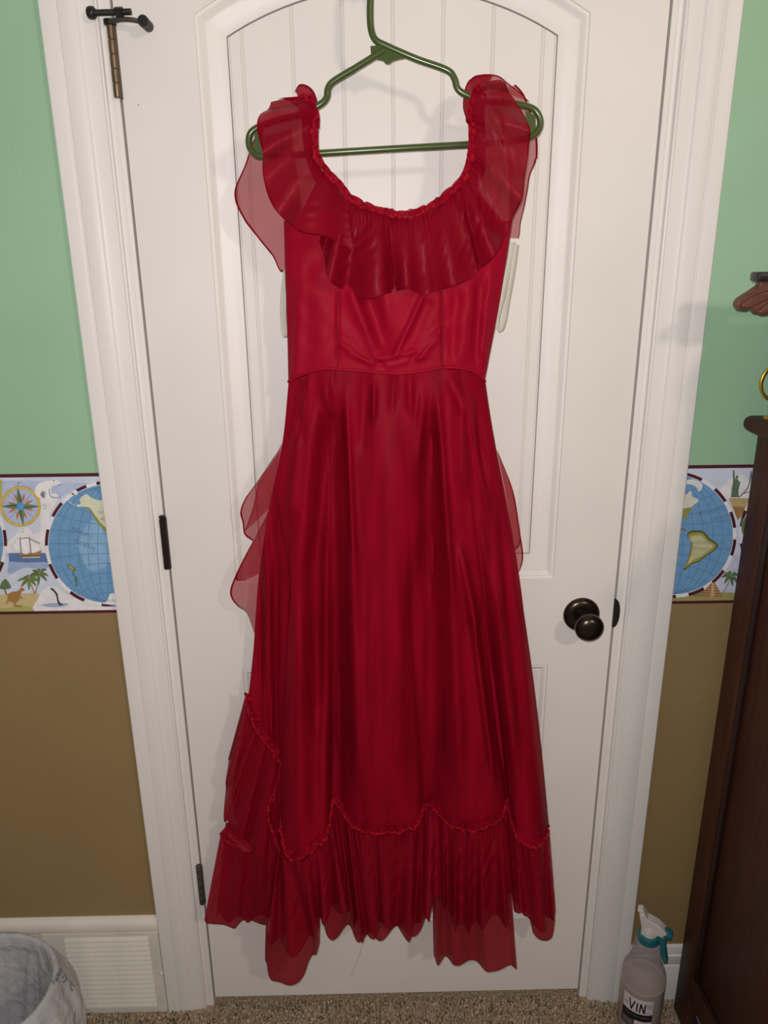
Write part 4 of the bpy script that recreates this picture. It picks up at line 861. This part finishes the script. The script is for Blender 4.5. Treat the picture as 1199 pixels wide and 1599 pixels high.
# sprayer head points towards the dresser and a little into the room
hd = Vector((math.cos(-.42), math.sin(-.42), 0)); sd = Vector((-hd.y, hd.x, 0))
def H3(a_, z_, w_): return Vector((SX, SY, 0))+hd*a_+sd*w_+Vector((0, 0, z_))
def headpoly(nm, P, w, m, par, bev=.002):
    n = len(P); V = [H3(a_, z_, -w) for a_, z_ in P]+[H3(a_, z_, w) for a_, z_ in P]
    o = fix(mesh(nm, V, [tuple(range(n)), tuple(range(n, 2*n))[::-1]]+[(i, (i+1) % n, n+(i+1) % n, n+i) for i in range(n)], m, par, True))
    md = o.modifiers.new('b', 'BEVEL'); md.width = bev; md.segments = 3; md.limit_method = 'ANGLE'; md.angle_limit = math.radians(35); return o
head_ = headpoly('spray_head', [(-.0150, .236), (-.0140, .246), (-.0165, .262), (-.0215, .282), (-.0120, .286), (-.0060, .276), (.0140, .2700), (.0290, .2580), (.0315, .2550), (.0300, .2430), (.0160, .2450), (.0130, .2380), (.0125, .236)], .0105, SPRW, sb, .003)
solid('neck_skirt', lathe([(.0150, .2365), (.0152, .246), (.0125, .256), (.0085, .262)], 32, 'z', (SX, SY, 0)), SPRW, head_).location = (0, 0, 0)
headpoly('tail_tip', [(-.0260, .2900), (-.0160, .2930), (-.0105, .2850), (-.0205, .2820)], .0078, SPRW, sb, .0015)
c0, c1 = H3(.0255, .2490, 0), H3(.0405, .2470, 0)
solid('nozzle', tube(catmull([tuple(c0), tuple(c0*.5+c1*.5), tuple(c1)], 6), [.0112, .0112, .0112, .0106, .0100, .0085], 12), TEAL, sb)
headpoly('trigger', [(.0150, .2440), (.0310, .2430), (.0315, .2320), (.0330, .2180), (.0370, .1980), (.0400, .1840), (.0330, .1800), (.0270, .1950), (.0225, .2150), (.0185, .2320)], .0082, TEAL, sb, .0022)
# label wrapped around the front
def wrap(nm, a0, a1, z0, z1, m, par, dr=.0004, na=24, curve=0):
    V = []; r = .0425+dr
    for z in (z0, z1):
        for k in range(na+1):
            t = a0+(a1-a0)*k/na; zz = z+curve*(4*((k/na)-.5)**2-1)*(1 if z == z1 else 0); V.append((SX+r*math.cos(t), SY+r*math.sin(t), zz))
    o = mesh(nm, V, [(k, k+1, na+2+k, na+1+k) for k in range(na)], m, par); return o
view = math.atan2(CAM[1]-SY, CAM[0]-SX)
A0, A1 = view-.80, view+.62
lb = wrap('label', A0, A1, .034, .110, LABELW, sb); lb['label'] = 'white and black printed label with handwriting'
lb.location = (-SX, -SY, 0)
def lwrap(nm, f0, f1, z0, z1, m, dr, **kw):
    o = wrap(nm, A0+(A1-A0)*f0, A0+(A1-A0)*f1, z0, z1, m, lb, dr, **kw); return o
lwrap('black_band', 0, 1, .056, .074, INK, .0007); lwrap('black_band', 0, .45, .034, .058, INK, .0006); lwrap('fine_print', .05, .42, .037, .053, GREYINK, .0008)
for k in range(13): f = .56+.024*k; lwrap('barcode_line', f, f+(.014 if k % 3 else .02), .040, .049, INK, .0008, na=2)
lwrap('barcode_digits', .92, .97, .041, .048, GREYINK, .0008, na=2); lwrap('fine_print', .12, .9, .0655, .0675, GREYINK, .0009)
for k in range(3): lwrap('fine_print', .80, .97, .099-.004*k, .1005-.004*k, BLUEINK, .0008)
for k in range(2): lwrap('fine_print', .04, .2, .090-.004*k, .0912-.004*k, GREYINK, .0008)
lwrap('fine_print', .72, .9, .078, .0792, GREYINK, .0008)
def stroke(P, w=.0028):
    r = .0425+.0011; V = []; F = []; P = catmull(P, 14)
    for i, (f, z) in enumerate(P):
        d = P[min(i+1, 13)]-P[max(i-1, 0)]; sx = (A1-A0)*r; n_ = np.array([-d[1], d[0]*sx]); n_ = n_/np.linalg.norm(n_)*w/2
        for s_ in (-1, 1):
            t = A0+(A1-A0)*f+s_*n_[0]/r; V.append((SX+r*math.cos(t), SY+r*math.sin(t), z+s_*n_[1]))
    F = [(2*i, 2*i+1, 2*i+3, 2*i+2) for i in range(13)]
    mesh('handwriting', V, F, INK, lb)
for P in ([(.24, .104), (.28, .090), (.32, .079)], [(.32, .079), (.36, .090), (.42, .103)], [(.50, .101), (.49, .090), (.495, .079)], [(.58, .078), (.59, .090), (.60, .101)], [(.60, .101), (.66, .090), (.72, .078)], [(.72, .078), (.73, .090), (.745, .102)]): stroke(P)

# ------------------------------------------------------------------ waste bin with liner
BXc, BYc = -.365, -.172; BZ = .255
bin_ = empty('waste_bin', (BXc, BYc, 0)); tag(bin_, 'round grey waste bin under a white liner beside the vent', 'waste bin')
solid('bin_body', lathe([(.0, .003), (.092, .003), (.094, .0), (.098, .004), (.119, BZ-.006), (.1225, BZ-.004), (.1225, BZ), (.117, BZ), (.0955, .008), (.0, .008)], 56, 'z', (BXc, BYc, 0)), BINW, bin_)
ln = empty('bin_liner', (BXc, BYc, .02)); tag(ln, 'crumpled translucent white plastic bag lining the waste bin', 'bag')
nu_, V = 160, []
prof = [(.02, .016), (.075, .018), (.088, .030), (.095, .07), (.102, .12), (.108, .17), (.113, .215), (.1165, .245), (.121, BZ+.006), (.1265, BZ+.007), (.131, BZ-.002), (.140, .225), (.150, .200), (.158, .175), (.162, .150), (.163, .125), (.160, .100), (.154, .080)]
P_ = catmull([(a_*1000, b_*1000) for a_, b_ in prof], 76)/1000
rs = np.random.RandomState(5); WR = int(np.argmax(P_[:, 1]))/(len(P_)-1)
for j, (r, z) in enumerate(P_):
    w = j/(len(P_)-1); outw = max(0, (w-.55)/.45)
    for k in range(nu_):
        t = 2*PI*k/nu_; uu = k/nu_
        per = lambda n, ph: math.sin(n*t+ph)
        a_ = (.0034+.0100*outw)*(.5*per(5, 1+3*w)+.35*per(9, 2-4*w)+.3*per(14, 5*w)+.25*per(23, 9*w))
        if outw > 0: a_ -= .006*abs(per(7, 1.3+2.5*w))*outw
        elif w > .06: a_ = -abs(a_)*2.2-.0012
        a_ *= min(1, abs(w-WR)/.10)
        V.append((BXc+(r+a_)*math.cos(t), BYc+(r+a_)*math.sin(t)*(.95 if outw > 0 else 1), z+(.012*per(3, 1)+.006*per(8, 2))*outw*w))
F = [(j*nu_+k, j*nu_+(k+1) % nu_, (j+1)*nu_+(k+1) % nu_, (j+1)*nu_+k) for j in range(len(P_)-1) for k in range(nu_)]
V = [(x, min(y, -.020), z) for x, y, z in V]
lo = mesh('bag_film', V, F, BAG, ln, True)
# blue printing on the turned-over cuff
VV = np.array(V).reshape(len(P_), nu_, 3)
nj = len(P_); PJ = proj(VV.reshape(-1, 3)).reshape(nj, nu_, 2)
NRM = np.cross(np.roll(VV, -1, 1)-np.roll(VV, 1, 1), np.gradient(VV, axis=0)); NRM /= np.linalg.norm(NRM, axis=2)[..., None]+1e-9
SIDE = np.sign((NRM*(CAM-VV)).sum(2)); J0 = int(nj*.60)
def film(px, py):
    d = ((PJ[J0:]-np.array([px, py]))**2).sum(2)+np.where(((VV[J0:]-np.array([BXc, BYc, 0]))*(CAM-VV[J0:]))[:, :, :2].sum(2) > 0, 0, 1e6)
    j, k = np.unravel_index(np.argmin(d), d.shape); p = VV[J0+j, k]; q = CAM-p; return p+q/np.linalg.norm(q)*.0022
def mark(nm, P, r): mesh(nm, *tube(catmull(np.array([film(*q) for q in P]), 10), r, 6), BLUEINK, lo)
for i in range(6):
    x0, y0 = 80+2.7*i, 1535-4.3*i
    mark('print_letter', [(x0, y0), (x0+4.5, y0+1.5)], .0009); mark('print_letter', [(x0+4.5, y0+1.5), (x0+5.5, y0-.8), (x0+2, y0-2.4)], .0008)
mark('print_mark', [(98, 1527), (102, 1523), (102, 1529), (100, 1533)], .0013); mark('print_mark', [(108, 1536), (111, 1542), (113, 1547)], .0011); mark('print_mark', [(111, 1530), (112, 1536), (114, 1541)], .0010)
# two creases where the film is bunched

# ------------------------------------------------------------------ small marks on the paint
def scuff(px, py, w, h, parent):
    p = at(px, py, 0); bm = bmesh.new(); bmesh.ops.create_uvsphere(bm, u_segments=8, v_segments=5, radius=1, matrix=Matrix.Translation((p[0], -.0002, p[2])) @ Matrix.Diagonal((w, .0004, h, 1)))
    return bm_obj('scuff', bm, SPOT, parent)
for q in ((216, 164, .0010, .0010), (936/6+60, 985/6, .0009, .0008), (562, 1492, .0011, .0010)): scuff(*q, door)
th = rail([(566, 1475), (562, 1490), (556, 1505), (548, 1525)], -.0016, 30)
tag(solid('loose_thread', tube(th, .00024, 5), SPOT), 'fine loose thread clinging to the door below the hem', 'thread')

# ------------------------------------------------------------------ carpet pile
rs = np.random.RandomState(11); N = 118000
x = rs.uniform(-.75, .945, N); y = rs.uniform(-.82, -.002, N)
keep = ~((y > -.018) & ((x < -.004) | (x > .766)))
keep &= ~((x-BXc)**2+(y-BYc)**2 < .100**2); keep &= ~((x-SX)**2+(y-SY)**2 < .0435**2); keep &= x < DX-.012
x, y = x[keep], y[keep]; N = len(x)
h = rs.uniform(.004, .0105, N); r = rs.uniform(.0013, .0026, N); dx = rs.normal(0, .0028, N); dy = rs.normal(0, .0028, N)
VV = np.zeros((N, 7, 3)); rot = rs.uniform(0, 2*PI, N)
for k in range(3):
    t = rot+2*PI*k/3
    VV[:, k] = np.stack([x+r*.7*np.cos(t), y+r*.7*np.sin(t), np.zeros(N)], 1)
    VV[:, 3+k] = np.stack([x+dx*.6+r*np.cos(t+.5), y+dy*.6+r*np.sin(t+.5), h*.72], 1)
VV[:, 6] = np.stack([x+dx, y+dy, h], 1)
VV[:, :, 1] = np.minimum(VV[:, :, 1], -.0008)
pal = 1.45*np.array([(.36, .275, .19), (.30, .225, .15), (.24, .175, .11), (.15, .105, .068), (.42, .335, .24), (.08, .058, .042)])
cc = pal[rs.choice(6, N, p=[.30, .24, .18, .10, .10, .08])]*rs.uniform(.8, 1.15, (N, 1))
base = np.arange(N)[:, None]*7
tri = np.array([(0, 1, 4), (0, 4, 3), (1, 2, 5), (1, 5, 4), (2, 0, 3), (2, 3, 5), (3, 4, 6), (4, 5, 6), (5, 3, 6)])
FF = (base[:, :, None]+tri[None]).reshape(-1, 3)
me = bpy.data.meshes.new('carpet_pile'); me.vertices.add(N*7); me.vertices.foreach_set('co', VV.reshape(-1).astype(np.float32))
nf = len(FF); me.loops.add(nf*3); me.loops.foreach_set('vertex_index', FF.reshape(-1).astype(np.int32)); me.polygons.add(nf); me.polygons.foreach_set('loop_start', np.arange(0, nf*3, 3, dtype=np.int32))
me.update(calc_edges=True); me.validate()
ca = me.color_attributes.new('Col', 'FLOAT_COLOR', 'POINT'); c4 = np.ones((N, 7, 4)); c4[:, :, :3] = cc[:, None]; ca.data.foreach_set('color', c4.reshape(-1).astype(np.float32))
me.materials.append(TUFT); cp = link(bpy.data.objects.new('carpet_pile', me)); tag(cp, 'short speckled brown carpet pile along the door', 'carpet', kind='stuff')
